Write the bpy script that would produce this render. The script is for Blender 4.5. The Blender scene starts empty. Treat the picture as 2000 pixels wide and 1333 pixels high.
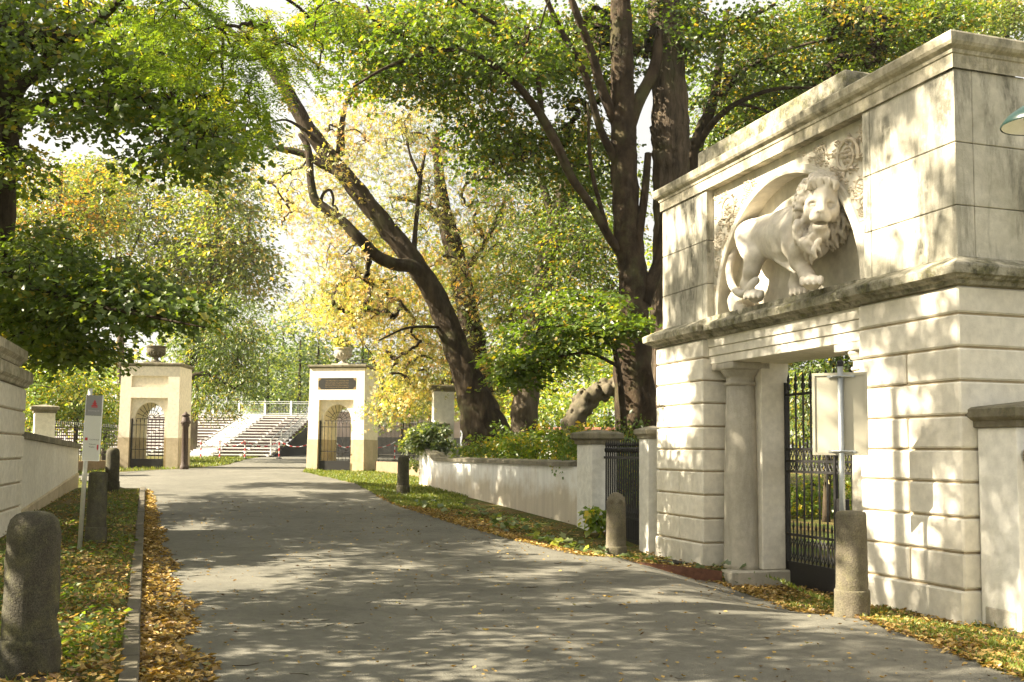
import bpy, bmesh, math, random
import numpy as np
from mathutils import Vector, Matrix
R = math.radians
scene = bpy.context.scene
COL = scene.collection
rng = np.random.default_rng(7)
random.seed(7)

# ------------------------------------------------------------------ camera
F, TILT, ROLL, CY, H = 2000.0, R(4.2), R(0.5), 737.0, 1.6
ct, st, cr, sr = math.cos(TILT), math.sin(TILT), math.cos(ROLL), math.sin(ROLL)
cam_data = bpy.data.cameras.new('camera')
cam = bpy.data.objects.new('camera', cam_data)
COL.objects.link(cam)
cam_data.sensor_width = 36.0
cam_data.lens = 36.0
cam_data.shift_y = (CY - 666.5) / 2000.0
cam_data.clip_end = 2000.0
cam_data.dof.use_dof = True
cam_data.dof.focus_distance = 14.0
cam_data.dof.aperture_fstop = 8.0
fwd = Vector((0, ct, st)); up0 = Vector((0, -st, ct)); rt0 = Vector((1, 0, 0))
rt = rt0 * cr + up0 * sr
up = up0 * cr - rt0 * sr
cam.matrix_world = Matrix(((rt.x, up.x, -fwd.x, 0), (rt.y, up.y, -fwd.y, 0), (rt.z, up.z, -fwd.z, H), (0, 0, 0, 1)))
scene.camera = cam

# ------------------------------------------------------------------ sky, sun, exposure
SUN_EL = R(37.0)
SUN_DIR = Vector((-0.985, -0.13, 0)).normalized() * math.cos(SUN_EL) + Vector((0, 0, math.sin(SUN_EL)))
world = bpy.data.worlds.new('World'); scene.world = world; world.use_nodes = True
wn = world.node_tree
bg = wn.nodes['Background']
sky = wn.nodes.new('ShaderNodeTexSky')
sky.sky_type = 'NISHITA'; sky.sun_disc = False
sky.sun_elevation = SUN_EL
sky.sun_rotation = math.atan2(SUN_DIR.x, SUN_DIR.y)
sky.dust_density = 7.0; sky.air_density = 0.6; sky.ozone_density = 0.3
# a thin bright veil of high cloud over the blue
tcw = wn.nodes.new('ShaderNodeTexCoord'); cn = wn.nodes.new('ShaderNodeTexNoise'); cn.inputs['Scale'].default_value = 2.6; cn.inputs['Detail'].default_value = 6
wn.links.new(tcw.outputs['Generated'], cn.inputs['Vector'])
cr_ = wn.nodes.new('ShaderNodeValToRGB'); cr_.color_ramp.elements[0].position = 0.25; cr_.color_ramp.elements[0].color = (.55, .55, .55, 1); cr_.color_ramp.elements[1].position = 0.6; cr_.color_ramp.elements[1].color = (.92, .92, .92, 1)
wn.links.new(cn.outputs[0], cr_.inputs[0])
cm_ = wn.nodes.new('ShaderNodeMix'); cm_.data_type = 'RGBA'
wn.links.new(cr_.outputs[0], cm_.inputs[0]); wn.links.new(sky.outputs[0], cm_.inputs[6]); cm_.inputs[7].default_value = (3.8, 3.7, 3.3, 1)
wn.links.new(cm_.outputs[2], bg.inputs[0])
bg.inputs[1].default_value = 0.062
sun_d = bpy.data.lights.new('sun', 'SUN')
sun_d.energy = 5.0; sun_d.angle = R(0.5); sun_d.color = (1.0, 0.88, 0.68)
sun = bpy.data.objects.new('sun', sun_d); COL.objects.link(sun)
sun.rotation_euler = SUN_DIR.to_track_quat('Z', 'Y').to_euler()
sun.location = SUN_DIR * 40
scene.view_settings.view_transform = 'Standard'
scene.view_settings.look = 'None'
scene.view_settings.exposure = 2.35
scene.view_settings.gamma = 1.0
scene.view_settings.use_curve_mapping = False
scene.render.engine = 'CYCLES'
cy = scene.cycles
cy.use_denoising = True
try: cy.denoiser = 'OPENIMAGEDENOISE'
except Exception: pass
cy.max_bounces = 8; cy.diffuse_bounces = 5; cy.glossy_bounces = 2; cy.transmission_bounces = 4
cy.sample_clamp_indirect = 8.0
cy.use_adaptive_sampling = True; cy.adaptive_threshold = 0.02

# ------------------------------------------------------------------ helpers
def ray(px, py):
    x = (px - 1000) / F; y = (CY - py) / F
    X = x * cr - y * sr; zc = x * sr + y * cr
    return np.array([X, ct - zc * st, st + zc * ct])
def at(px, py, Y):
    r = ray(px, py); r = r / r[1]
    return np.array([0, 0, H]) + r * Y

def tag(o, label=None, cat=None, group=None, kind=None):
    if label: o['label'] = label
    if cat: o['category'] = cat
    if group: o['group'] = group
    if kind: o['kind'] = kind
    return o
def thing(name, label, cat, loc=(0, 0, 0), rz=0.0, group=None):
    o = bpy.data.objects.new(name, None); COL.objects.link(o)
    o.location = loc; o.rotation_euler = (0, 0, rz)
    o.empty_display_size = 0.3
    return tag(o, label, cat, group)
def link(name, me, parent=None, loc=None, rz=None):
    o = bpy.data.objects.new(name, me); COL.objects.link(o)
    if parent is not None: o.parent = parent
    if loc is not None: o.location = loc
    if rz is not None: o.rotation_euler = (0, 0, rz)
    return o
def children_of(o):
    return [c for c in COL.objects if c.parent is o]
def copy_tree(root, loc, rz=None, label=None):
    kids = {}
    for c in COL.objects:
        if c.parent: kids.setdefault(c.parent.name, []).append(c)
    def rec(o, par):
        n = o.copy(); COL.objects.link(n)
        if par is not None: n.parent = par
        for k in kids.get(o.name, []): rec(k, n)
        return n
    n = rec(root, None)
    n.location = loc
    if rz is not None: n.rotation_euler = (0, 0, rz)
    if label: n['label'] = label
    return n

class MB:
    """collects faces; build() links ONE mesh object"""
    def __init__(s): s.v = []; s.f = []
    def add(s, vs, fs):
        b = len(s.v); s.v += [tuple(map(float, q)) for q in vs]; s.f += [tuple(b + i for i in q) for q in fs]
        return s
    def box(s, x0, x1, y0, y1, z0, z1, bev=0.0):
        if bev <= 0:
            vs = [(x, y, z) for z in (z0, z1) for y in (y0, y1) for x in (x0, x1)]
            fs = [(0, 2, 3, 1), (4, 5, 7, 6), (0, 1, 5, 4), (2, 6, 7, 3), (0, 4, 6, 2), (1, 3, 7, 5)]
            return s.add(vs, fs)
        b = bev
        bm = bmesh.new()
        vs = [bm.verts.new((x, y, z)) for z in (z0, z1) for y in (y0, y1) for x in (x0, x1)]
        for q in [(0, 2, 3, 1), (4, 5, 7, 6), (0, 1, 5, 4), (2, 6, 7, 3), (0, 4, 6, 2), (1, 3, 7, 5)]:
            bm.faces.new([vs[i] for i in q])
        bmesh.ops.bevel(bm, geom=bm.edges[:], offset=b, segments=1, affect='EDGES', clamp_overlap=True)
        bm.verts.index_update()
        s.add([q.co[:] for q in bm.verts], [[w.index for w in q.verts] for q in bm.faces])
        bm.free(); return s
    def prism(s, poly, z0, z1):
        n = len(poly)
        vs = [(x, y, z0) for x, y in poly] + [(x, y, z1) for x, y in poly]
        fs = [tuple(range(n))[::-1], tuple(range(n, 2 * n))] + [(i, (i + 1) % n, n + (i + 1) % n, n + i) for i in range(n)]
        return s.add(vs, fs)
    def lathe(s, prof, n=24, c=(0, 0, 0), capb=True, capt=True, wob=0.0):
        vs = []
        for k, (r, z) in enumerate(prof):
            for i in range(n):
                a = 2 * math.pi * i / n
                rr = r * (1 + wob * (math.sin(3 * a + k) + math.sin(5 * a + 2 * k)) * 0.5)
                vs.append((c[0] + rr * math.cos(a), c[1] + rr * math.sin(a), c[2] + z))
        fs = []
        for k in range(len(prof) - 1):
            for i in range(n):
                j = (i + 1) % n
                fs.append((k * n + i, k * n + j, (k + 1) * n + j, (k + 1) * n + i))
        if capb: fs.append(tuple(range(n))[::-1])
        if capt: fs.append(tuple((len(prof) - 1) * n + i for i in range(n)))
        return s.add(vs, fs)
    def tube(s, pts, rad, n=6, cap=True, wob=0.0, ridge=0.0):
        pts = [Vector(p) for p in pts]
        if not hasattr(rad, '__len__'): rad = [rad] * len(pts)
        vs = []; prev = None
        rg = [random.uniform(-1, 1) for _ in range(n)]; rg2 = [random.uniform(-1, 1) for _ in range(n)]
        for k, p in enumerate(pts):
            if ridge and k % 7 == 6: rg, rg2 = rg2, [random.uniform(-1, 1) for _ in range(n)]
            fr_ = (k % 7) / 7
            d = (pts[min(k + 1, len(pts) - 1)] - pts[max(k - 1, 0)])
            if d.length < 1e-9: d = Vector((0, 0, 1))
            d.normalize()
            if prev is None:
                a = Vector((0, 0, 1)) if abs(d.z) < 0.9 else Vector((1, 0, 0))
                u = d.cross(a).normalized()
            else:
                u = (prev - d * prev.dot(d)).normalized()
            prev = u; w = d.cross(u)
            for i in range(n):
                t = 2 * math.pi * i / n
                rr = rad[k] * (1 + (wob * (math.sin(3 * t + 1.3 * k) * .6 + math.sin(5 * t - .7 * k) * .4) if wob else 0) + ridge * (rg[i] * (1 - fr_) + rg2[i] * fr_))
                vs.append(p + u * (rr * math.cos(t)) + w * (rr * math.sin(t)))
        fs = []
        for k in range(len(pts) - 1):
            for i in range(n):
                j = (i + 1) % n
                fs.append((k * n + i, k * n + j, (k + 1) * n + j, (k + 1) * n + i))
        if cap:
            fs.append(tuple(range(n))[::-1]); fs.append(tuple((len(pts) - 1) * n + i for i in range(n)))
        return s.add(vs, fs)
    def sweep(s, prof, path, closed=False):
        """prof: list of (out, z); path: list of (x, y, nx, ny): outwards mitred normals"""
        n = len(prof); vs = []
        for (x, y, nx, ny) in path:
            for (o, z) in prof: vs.append((x + nx * o, y + ny * o, z))
        fs = []
        m = len(path)
        for k in range(m if closed else m - 1):
            k2 = (k + 1) % m
            for i in range(n - 1):
                fs.append((k * n + i, k2 * n + i, k2 * n + i + 1, k * n + i + 1))
        return s.add(vs, fs)
    def mesh(s, name, mat, smooth=False):
        me = bpy.data.meshes.new(name)
        me.from_pydata(s.v, [], s.f); me.update()
        if mat is not None: me.materials.append(mat)
        if smooth: me.polygons.foreach_set('use_smooth', [True] * len(me.polygons))
        return me
    def build(s, name, mat, parent=None, smooth=False, loc=None, rz=None):
        return link(name, s.mesh(name, mat, smooth), parent, loc, rz)

def np_mesh(name, V, faces_flat, sizes, mat, attr=None, smooth=False):
    """fast mesh from numpy: V (N,3), flat loop vertex ids, polygon sizes"""
    me = bpy.data.meshes.new(name)
    me.vertices.add(len(V)); me.vertices.foreach_set('co', np.ascontiguousarray(V, dtype=np.float32).ravel())
    me.loops.add(len(faces_flat)); me.loops.foreach_set('vertex_index', np.ascontiguousarray(faces_flat, dtype=np.int32))
    me.polygons.add(len(sizes))
    starts = np.concatenate([[0], np.cumsum(sizes)[:-1]]).astype(np.int32)
    me.polygons.foreach_set('loop_start', starts)
    if smooth: me.polygons.foreach_set('use_smooth', np.ones(len(sizes), dtype=bool))
    me.update(calc_edges=True)
    if attr is not None:
        a = me.attributes.new('v', 'FLOAT', 'POINT'); a.data.foreach_set('value', np.ascontiguousarray(attr, dtype=np.float32))
    if mat is not None: me.materials.append(mat)
    return me

def smooth_path(pts, sub=4):
    """Catmull-Rom through points (any dimension)"""
    P = [np.array(p, float) for p in pts]
    P = [2 * P[0] - P[1]] + P + [2 * P[-1] - P[-2]]
    out = []
    for i in range(1, len(P) - 2):
        for k in range(sub):
            t = k / sub
            out.append(0.5 * ((2 * P[i]) + (-P[i - 1] + P[i + 1]) * t + (2 * P[i - 1] - 5 * P[i] + 4 * P[i + 1] - P[i + 2]) * t ** 2 + (-P[i - 1] + 3 * P[i] - 3 * P[i + 1] + P[i + 2]) * t ** 3))
    out.append(P[-2])
    return out

# ------------------------------------------------------------------ materials
def new_mat(name):
    m = bpy.data.materials.new(name); m.use_nodes = True
    nt = m.node_tree; b = nt.nodes['Principled BSDF']
    return m, nt, b
def N_(nt, t, **kw):
    n = nt.nodes.new(t)
    for k, v in kw.items(): setattr(n, k, v)
    return n
def ramp(nt, stops, interp='LINEAR'):
    n = nt.nodes.new('ShaderNodeValToRGB'); e = n.color_ramp.elements
    n.color_ramp.interpolation = interp
    while len(e) < len(stops): e.new(0.5)
    for i, (p, c) in enumerate(stops):
        e[i].position = p; e[i].color = (c[0], c[1], c[2], 1) if hasattr(c, '__len__') else (c, c, c, 1)
    return n
def noise(nt, scale, detail=6, rough=0.6, vec=None, dist=0.0):
    n = nt.nodes.new('ShaderNodeTexNoise'); n.inputs['Scale'].default_value = scale
    n.inputs['Detail'].default_value = detail; n.inputs['Roughness'].default_value = rough; n.inputs['Distortion'].default_value = dist
    if vec is not None: nt.links.new(vec, n.inputs['Vector'])
    return n
def mixc(nt, fac, a, b, mode='MIX'):
    n = nt.nodes.new('ShaderNodeMix'); n.data_type = 'RGBA'; n.blend_type = mode
    for sock, val in ((n.inputs[0], fac), (n.inputs[6], a), (n.inputs[7], b)):
        if hasattr(val, 'is_output'): nt.links.new(val, sock)
        elif hasattr(val, '__len__'): sock.default_value = (val[0], val[1], val[2], 1)
        else: sock.default_value = val
    return n.outputs[2]
def geo_pos(nt, scale=(1, 1, 1)):
    g = nt.nodes.new('ShaderNodeNewGeometry'); mp = nt.nodes.new('ShaderNodeMapping')
    mp.inputs['Scale'].default_value = scale
    nt.links.new(g.outputs['Position'], mp.inputs['Vector'])
    return mp.outputs[0]
def bump(nt, b, h, strength=0.3, dist=0.02):
    n = nt.nodes.new('ShaderNodeBump'); n.inputs['Strength'].default_value = strength; n.inputs['Distance'].default_value = dist
    nt.links.new(h, n.inputs['Height']); nt.links.new(n.outputs[0], b.inputs['Normal'])
    return n

def mat_plaster(name, base, dark, stain=0.35, streak=0.0, moss=0.0, bscale=1.0, rough=0.85, speck=0.0):
    """lime plaster / stone: base colour, blotches, vertical run stains, greenish lichen"""
    m, nt, b = new_mat(name); L = nt.links
    p = geo_pos(nt)
    n1 = noise(nt, 1.3, 8, 0.65, p); n2 = noise(nt, 9.0, 6, 0.6, p); n3 = noise(nt, 60, 3, 0.6, p)
    r1 = ramp(nt, [(0.38, 0.0), (0.72, 1.0)]); L.new(n1.outputs[0], r1.inputs[0])
    mm = N_(nt, 'ShaderNodeMath', operation='MULTIPLY'); L.new(r1.outputs[0], mm.inputs[0]); mm.inputs[1].default_value = stain
    c = mixc(nt, mm.outputs[0], base, dark)
    r2 = ramp(nt, [(0.35, 0.86), (0.65, 1.06)]); L.new(n2.outputs[0], r2.inputs[0])
    c = mixc(nt, 1.0, c, r2.outputs[0], 'MULTIPLY')
    if streak > 0:
        ps = geo_pos(nt, (3.2, 3.2, 0.7)); ns = noise(nt, 1.0, 7, 0.7, ps, 0.3)
        rs = ramp(nt, [(0.44, 0.0), (0.60, 1.0)]); L.new(ns.outputs[0], rs.inputs[0])
        nm = noise(nt, 0.8, 3, 0.5, p); rm = ramp(nt, [(0.34, 0.0), (0.54, 1.0)]); L.new(nm.outputs[0], rm.inputs[0])
        k = N_(nt, 'ShaderNodeMath', operation='MULTIPLY'); L.new(rs.outputs[0], k.inputs[0]); L.new(rm.outputs[0], k.inputs[1])
        k2 = N_(nt, 'ShaderNodeMath', operation='MULTIPLY'); L.new(k.outputs[0], k2.inputs[0]); L.new(ramp_of(nt, n2, 0.25, 0.5), k2.inputs[1])
        k3 = N_(nt, 'ShaderNodeMath', operation='MULTIPLY'); L.new(k2.outputs[0], k3.inputs[0]); k3.inputs[1].default_value = streak
        c = mixc(nt, k3.outputs[0], c, (0.13, 0.125, 0.095))
    if moss > 0:
        nm2 = noise(nt, 5.0, 8, 0.75, p); rm2 = ramp(nt, [(0.42, 0.0), (0.60, 1.0)]); L.new(nm2.outputs[0], rm2.inputs[0])
        k4 = N_(nt, 'ShaderNodeMath', operation='MULTIPLY'); L.new(rm2.outputs[0], k4.inputs[0]); k4.inputs[1].default_value = moss
        nm3 = noise(nt, 14.0, 5, 0.7, p); rm3 = ramp(nt, [(0.4, (0.045, 0.045, 0.03)), (0.62, (0.14, 0.135, 0.055))]); L.new(nm3.outputs[0], rm3.inputs[0])
        c = mixc(nt, k4.outputs[0], c, rm3.outputs[0])
    oi = N_(nt, 'ShaderNodeObjectInfo'); ro = ramp(nt, [(0.0, 0.91), (1.0, 1.07)]); L.new(oi.outputs['Random'], ro.inputs[0])
    c = mixc(nt, 1.0, c, ro.outputs[0], 'MULTIPLY')
    if speck > 0:
        nk = noise(nt, 150, 2, 0.7, p); rk_ = ramp(nt, [(0.36, 1 - speck), (0.5, 1.0), (0.64, 1 + speck)]); L.new(nk.outputs[0], rk_.inputs[0])
        c = mixc(nt, 1.0, c, rk_.outputs[0], 'MULTIPLY')
    L.new(c, b.inputs['Base Color'])
    b.inputs['Roughness'].default_value = rough
    b.inputs['Specular IOR Level'].default_value = 0.25
    ad = N_(nt, 'ShaderNodeMath', operation='ADD'); L.new(n2.outputs[0], ad.inputs[0]); L.new(n3.outputs[0], ad.inputs[1])
    bump(nt, b, ad.outputs[0], 0.22 * bscale, 0.012)
    return m
def ramp_of(nt, n, a, b_):
    r = ramp(nt, [(a, 0.0), (b_, 1.0)]); nt.links.new(n.outputs[0], r.inputs[0]); return r.outputs[0]
def mat_simple(name, col, rough=0.6, metal=0.0, var=0.15, scale=12, bmp=0.1, spec=0.4):
    m, nt, b = new_mat(name); L = nt.links
    p = geo_pos(nt); n = noise(nt, scale, 5, 0.6, p)
    r = ramp(nt, [(0.3, [c * (1 - var) for c in col]), (0.7, [min(1, c * (1 + var)) for c in col])]); L.new(n.outputs[0], r.inputs[0])
    L.new(r.outputs[0], b.inputs['Base Color'])
    b.inputs['Roughness'].default_value = rough; b.inputs['Metallic'].default_value = metal
    b.inputs['Specular IOR Level'].default_value = spec
    if bmp: bump(nt, b, n.outputs[0], bmp, 0.01)
    return m
def mat_leaf(name, stops, trans=0.55, tint=(1.5, 1.4, 0.5), gloss=0.05):
    m = bpy.data.materials.new(name); m.use_nodes = True; nt = m.node_tree; L = nt.links
    nt.nodes.clear()
    out = N_(nt, 'ShaderNodeOutputMaterial')
    at_ = N_(nt, 'ShaderNodeAttribute'); at_.attribute_name = 'v'
    r = ramp(nt, stops); L.new(at_.outputs['Fac'], r.inputs[0])
    d = N_(nt, 'ShaderNodeBsdfDiffuse'); L.new(r.outputs[0], d.inputs[0])
    t = N_(nt, 'ShaderNodeBsdfTranslucent')
    tc = mixc(nt, 1.0, r.outputs[0], tint, 'MULTIPLY'); L.new(tc, t.inputs[0])
    mx = N_(nt, 'ShaderNodeMixShader'); mx.inputs[0].default_value = trans
    L.new(d.outputs[0], mx.inputs[1]); L.new(t.outputs[0], mx.inputs[2])
    g = N_(nt, 'ShaderNodeBsdfGlossy'); g.inputs['Roughness'].default_value = 0.45; g.inputs['Color'].default_value = (0.9, 0.9, 0.9, 1)
    mx2 = N_(nt, 'ShaderNodeMixShader'); mx2.inputs[0].default_value = gloss
    L.new(mx.outputs[0], mx2.inputs[1]); L.new(g.outputs[0], mx2.inputs[2])
    L.new(mx2.outputs[0], out.inputs[0])
    return m
def mat_bark(name, a, b_, scale=6.0, zs=0.22, strength=0.9):
    m, nt, b = new_mat(name); L = nt.links
    p = geo_pos(nt, (1, 1, zs)); n = noise(nt, scale, 8, 0.7, p, 0.4)
    p2 = geo_pos(nt); n2 = noise(nt, 2.2, 5, 0.6, p2)
    r = ramp(nt, [(0.34, a), (0.66, b_)]); L.new(n.outputs[0], r.inputs[0])
    r2 = ramp(nt, [(0.3, 0.65), (0.7, 1.25)]); L.new(n2.outputs[0], r2.inputs[0])
    c = mixc(nt, 1.0, r.outputs[0], r2.outputs[0], 'MULTIPLY')
    nm = noise(nt, 1.1, 6, 0.7, p2); rm = ramp(nt, [(0.52, 0.0), (0.68, 0.55)]); L.new(nm.outputs[0], rm.inputs[0])
    c = mixc(nt, rm.outputs[0], c, (0.07, 0.08, 0.03))
    L.new(c, b.inputs['Base Color']); b.inputs['Roughness'].default_value = 0.9; b.inputs['Specular IOR Level'].default_value = 0.15
    bump(nt, b, n.outputs[0], strength, 0.06)
    return m

M = {}
M['plaster'] = mat_plaster('cream_plaster', (0.79, 0.75, 0.65), (0.58, 0.51, 0.39), 0.35, 0.08)
M['joint'] = mat_plaster('dirty_joint_plaster', (0.50, 0.42, 0.29), (0.30, 0.24, 0.15), 0.6)
M['far_plaster'] = mat_plaster('pale_plaster', (0.86, 0.79, 0.64), (0.72, 0.62, 0.46), 0.25)
M['far_base'] = mat_plaster('weathered_sandstone', (0.56, 0.47, 0.32), (0.36, 0.28, 0.17), 0.7, 0.25)
M['white'] = mat_plaster('white_limewash', (0.80, 0.785, 0.73), (0.62, 0.57, 0.46), 0.35, 0.12)
M['stone'] = mat_plaster('attic_stone', (0.61, 0.575, 0.48), (0.31, 0.29, 0.215), 0.85, 1.0, 0.0, 1.5)
M['moss_stone'] = mat_plaster('mossy_cornice_stone', (0.46, 0.43, 0.34), (0.20, 0.185, 0.125), 0.8, 0.7, 0.9, 2.5)
M['cornice'] = mat_plaster('cornice_stone', (0.58, 0.53, 0.41), (0.30, 0.265, 0.18), 0.7, 0.8, 0.5, 1.2)
M['niche'] = mat_plaster('niche_stone', (0.68, 0.64, 0.54), (0.50, 0.44, 0.32), 0.5, 0.25)
M['lion'] = mat_plaster('lion_limestone', (0.72, 0.67, 0.58), (0.50, 0.42, 0.31), 0.5, 0.15)
M['relief'] = mat_plaster('carved_relief_stone', (0.64, 0.58, 0.47), (0.42, 0.33, 0.22), 0.6, 0.0)
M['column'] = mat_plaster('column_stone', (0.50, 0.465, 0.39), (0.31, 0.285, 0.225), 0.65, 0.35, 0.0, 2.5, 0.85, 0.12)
M['granite'] = mat_plaster('lichen_granite', (0.165, 0.143, 0.103), (0.072, 0.062, 0.042), 0.85, 0.4, 0.35, 3.0, 0.9, 0.45)
M['dark_granite'] = mat_plaster('mossy_dark_granite', (0.070, 0.061, 0.044), (0.026, 0.026, 0.018), 0.85, 0.5, 0.55, 3.0, 0.9, 0.5)
M['cap'] = mat_plaster('weathered_coping', (0.27, 0.24, 0.175), (0.12, 0.105, 0.07), 0.8, 0.5, 0.6, 2.0)
M['grey_cap'] = mat_plaster('grey_coping', (0.33, 0.30, 0.235), (0.16, 0.145, 0.105), 0.8, 0.5, 0.4, 2.0)
M['iron'] = mat_simple('black_wrought_iron', (0.016, 0.015, 0.014), 0.5, 0.0, 0.3, 30, 0.1)
M['brown_iron'] = mat_simple('rusty_brown_iron', (0.055, 0.035, 0.025), 0.7, 0.0, 0.4, 20, 0.2)
M['rust'] = mat_simple('rust_steel_edging', (0.12, 0.052, 0.03), 0.85, 0.0, 0.35, 14, 0.2)
M['galv'] = mat_simple('galvanised_steel', (0.36, 0.38, 0.38), 0.45, 0.7, 0.1, 25, 0.03)
M['steel'] = mat_simple('pale_steel', (0.50, 0.50, 0.46), 0.4, 0.4, 0.08, 20, 0.02)
M['alu'] = mat_simple('brushed_aluminium', (0.86, 0.86, 0.85), 0.55, 0.1, 0.05, 15, 0.02)
M['sign_back'] = mat_simple('grey_sign_back', (0.46, 0.43, 0.34), 0.42, 0.35, 0.06, 3, 0.02)
M['black'] = mat_simple('black_tarpaulin', (0.012, 0.012, 0.014), 0.7, 0, 0.3, 4, 0.3)
# ------------------------------------------------------------------ terrain functions
PY = np.array([-20, 0, 9, 10.5, 12.5, 15, 20, 25, 31, 38, 42, 50, 60, 80, 140, 400.])
PZ = np.array([0, 0, 0, 0.005, 0.03, 0.10, 0.26, 0.43, 0.62, 0.81, 0.90, 1.05, 1.16, 1.35, 2.2, 4.0])
def prof(y):
    y = np.asarray(y, float); acc = 0
    for o in (-1.6, -0.8, 0, 0.8, 1.6): acc = acc + np.interp(y + o, PY, PZ)
    return acc / 5
RY = np.array([-8, 6, 7.45, 10.0, 12.7, 14.55, 14.92, 15.05, 16.6, 19.5, 23.5, 27, 31, 38, 44, 50, 58, 70, 400.])
RX = np.array([5.0, 3.95, 3.75, 3.50, 3.35, 2.97, 1.52, 1.08, 0.25, -1.05, -2.6, -3.6, -4.7, -7.7, -8.6, -6.0, -2.0, 0, 0])
LY = np.array([-8, 27.0, 28.2, 30, 33, 35.5, 37.5, 40, 44, 50, 57, 62, 400.])
LX = np.array([2.84, -9.59, -10.6, -12.0, -14.2, -14.6, -13.6, -12.6, -12.2, -13.2, -14.5, -15, -15])
def xr(y): return np.interp(y, RY, RX)
def xl(y): return np.interp(y, LY, LX)
GP0 = np.array([4.48, 10.22]); GAZ = R(17.8)
gU = np.array([-math.sin(GAZ), math.cos(GAZ)]); gN = np.array([math.cos(GAZ), math.sin(GAZ)])
def sstep(a, b, x):
    t = np.clip((x - a) / (b - a), 0, 1); return t * t * (3 - 2 * t)
def rdip(x, y): return 0.30 * sstep(9.8, 12.8, y) * (1 - sstep(14.60, 14.94, y)) * sstep(-1.5, 0.0, x - xr(y))
def gz(x, y):
    x = np.asarray(x, float); y = np.asarray(y, float)
    p = prof(y)
    foot = np.where(y < 20, np.interp(y, [0, 17, 20], [-0.05, -0.05, 0.22]), p - 0.05)
    s = x - xr(y)
    pe = p - np.where(s >= -1e-6, rdip(x, y), 0)
    z = pe + (foot - pe) * sstep(0.0, 0.9, s)
    # driveway dip in front of and through the lion gate
    t = (x - GP0[0]) * gU[0] + (y - GP0[1]) * gU[1]; d = (x - GP0[0]) * gN[0] + (y - GP0[1]) * gN[1]
    w = -((x - 1.53) * 0.2219 + (y - 14.9) * 0.9751)      # in front of the steel edging line
    w = np.maximum(w, 4.60 - t)
    dip = sstep(1.3, 2.1, t) * sstep(-0.3, -0.03, w) * sstep(-0.6, 0.0, d) * (s > 0)
    dip = np.where(t > 5.6, 0, dip)
    z = z + (np.minimum(z, -0.27) - z) * dip
    sl = xl(y) - x
    z = np.where(sl > 0.128, p + 0.10 * (1 - sstep(26.5, 28.5, y)), z)
    return z

# ------------------------------------------------------------------ ground (one sheet to the horizon)
ys = np.concatenate([np.arange(-12, 3, 1.0), np.arange(3, 14.2, 0.25), np.arange(14.25, 15.2, 0.06), np.arange(15.25, 22, 0.25), np.arange(22, 46, 0.5), np.arange(46, 80, 1.5), [80, 90, 105, 125, 150, 190, 240, 300, 360]])
offL = np.array([-300, -150, -80, -50, -35, -25, -18, -13, -10, -8, -6.5, -5, -4, -3, -2.4, -1.9, -1.5, -1.1, -.8, -.5, -.25, 0.0])
offR = np.concatenate([np.arange(0, 8, 0.25), [8.5, 9.5, 11, 13, 16, 20, 27, 37, 55, 90, 160, 320]])
rows = []
for y in ys:
    a = xl(y) - 0.13; b = xr(y)
    X = np.concatenate([a + offL, [a + 0.012, a + 0.3], np.linspace(a + 0.6, b - 0.15, 18), [b - 0.01], b + offR])
    Z = gz(X, np.full(len(X), y))
    road = (X > a + 0.005) & (X < b - 0.005)
    Z[road] = prof(y) - rdip(X[road], y) - 0.04
    rows.append(np.stack([X, np.full(len(X), y), Z], 1))
G = np.array(rows); nr, nc = G.shape[:2]
idx = np.arange(nr * nc).reshape(nr, nc)
fl = np.stack([idx[:-1, :-1], idx[:-1, 1:], idx[1:, 1:], idx[1:, :-1]], -1).reshape(-1, 4)
m, nt, b = new_mat('grass_and_leaf_litter'); L = nt.links
p = geo_pos(nt)
n1 = noise(nt, 1.4, 6, 0.65, p); n2 = noise(nt, 22, 6, 0.7, p); n3 = noise(nt, 90, 3, 0.6, p)
r1 = ramp(nt, [(0.40, 0.0), (0.60, 1.0)]); L.new(n1.outputs[0], r1.inputs[0])
rg = ramp(nt, [(0.3, (0.035, 0.055, 0.012)), (0.7, (0.10, 0.135, 0.03))]); L.new(n2.outputs[0], rg.inputs[0])
rl = ramp(nt, [(0.3, (0.06, 0.042, 0.02)), (0.55, (0.15, 0.11, 0.045)), (0.72, (0.28, 0.20, 0.07))]); L.new(n3.outputs[0], rl.inputs[0])
L.new(mixc(nt, r1.outputs[0], rg.outputs[0], rl.outputs[0]), b.inputs['Base Color'])
b.inputs['Roughness'].default_value = 0.95; b.inputs['Specular IOR Level'].default_value = 0.1
bump(nt, b, n2.outputs[0], 0.8, 0.05)
M['ground'] = m
link('ground', np_mesh('ground', G.reshape(-1, 3), fl.ravel(), np.full(len(fl), 4), M['ground'], smooth=False))['kind'] = 'structure'

# ------------------------------------------------------------------ road
m, nt, b = new_mat('worn_asphalt'); L = nt.links
p = geo_pos(nt)
na = noise(nt, 0.7, 5, 0.6, p); nb = noise(nt, 130, 2, 0.6, p); nc_ = noise(nt, 6, 6, 0.65, p)
vo = N_(nt, 'ShaderNodeTexVoronoi'); vo.inputs['Scale'].default_value = 95; L.new(p, vo.inputs['Vector'])
ra = ramp(nt, [(0.35, (0.112, 0.108, 0.088)), (0.68, (0.160, 0.153, 0.125))]); L.new(na.outputs[0], ra.inputs[0])
rb = ramp(nt, [(0.30, 0.62), (0.55, 1.0), (0.74, 1.75)]); L.new(nb.outputs[0], rb.inputs[0])
rc = ramp(nt, [(0.35, 0.85), (0.65, 1.12)]); L.new(nc_.outputs[0], rc.inputs[0])
c = mixc(nt, 1.0, ra.outputs[0], rb.outputs[0], 'MULTIPLY'); c = mixc(nt, 1.0, c, rc.outputs[0], 'MULTIPLY')
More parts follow.
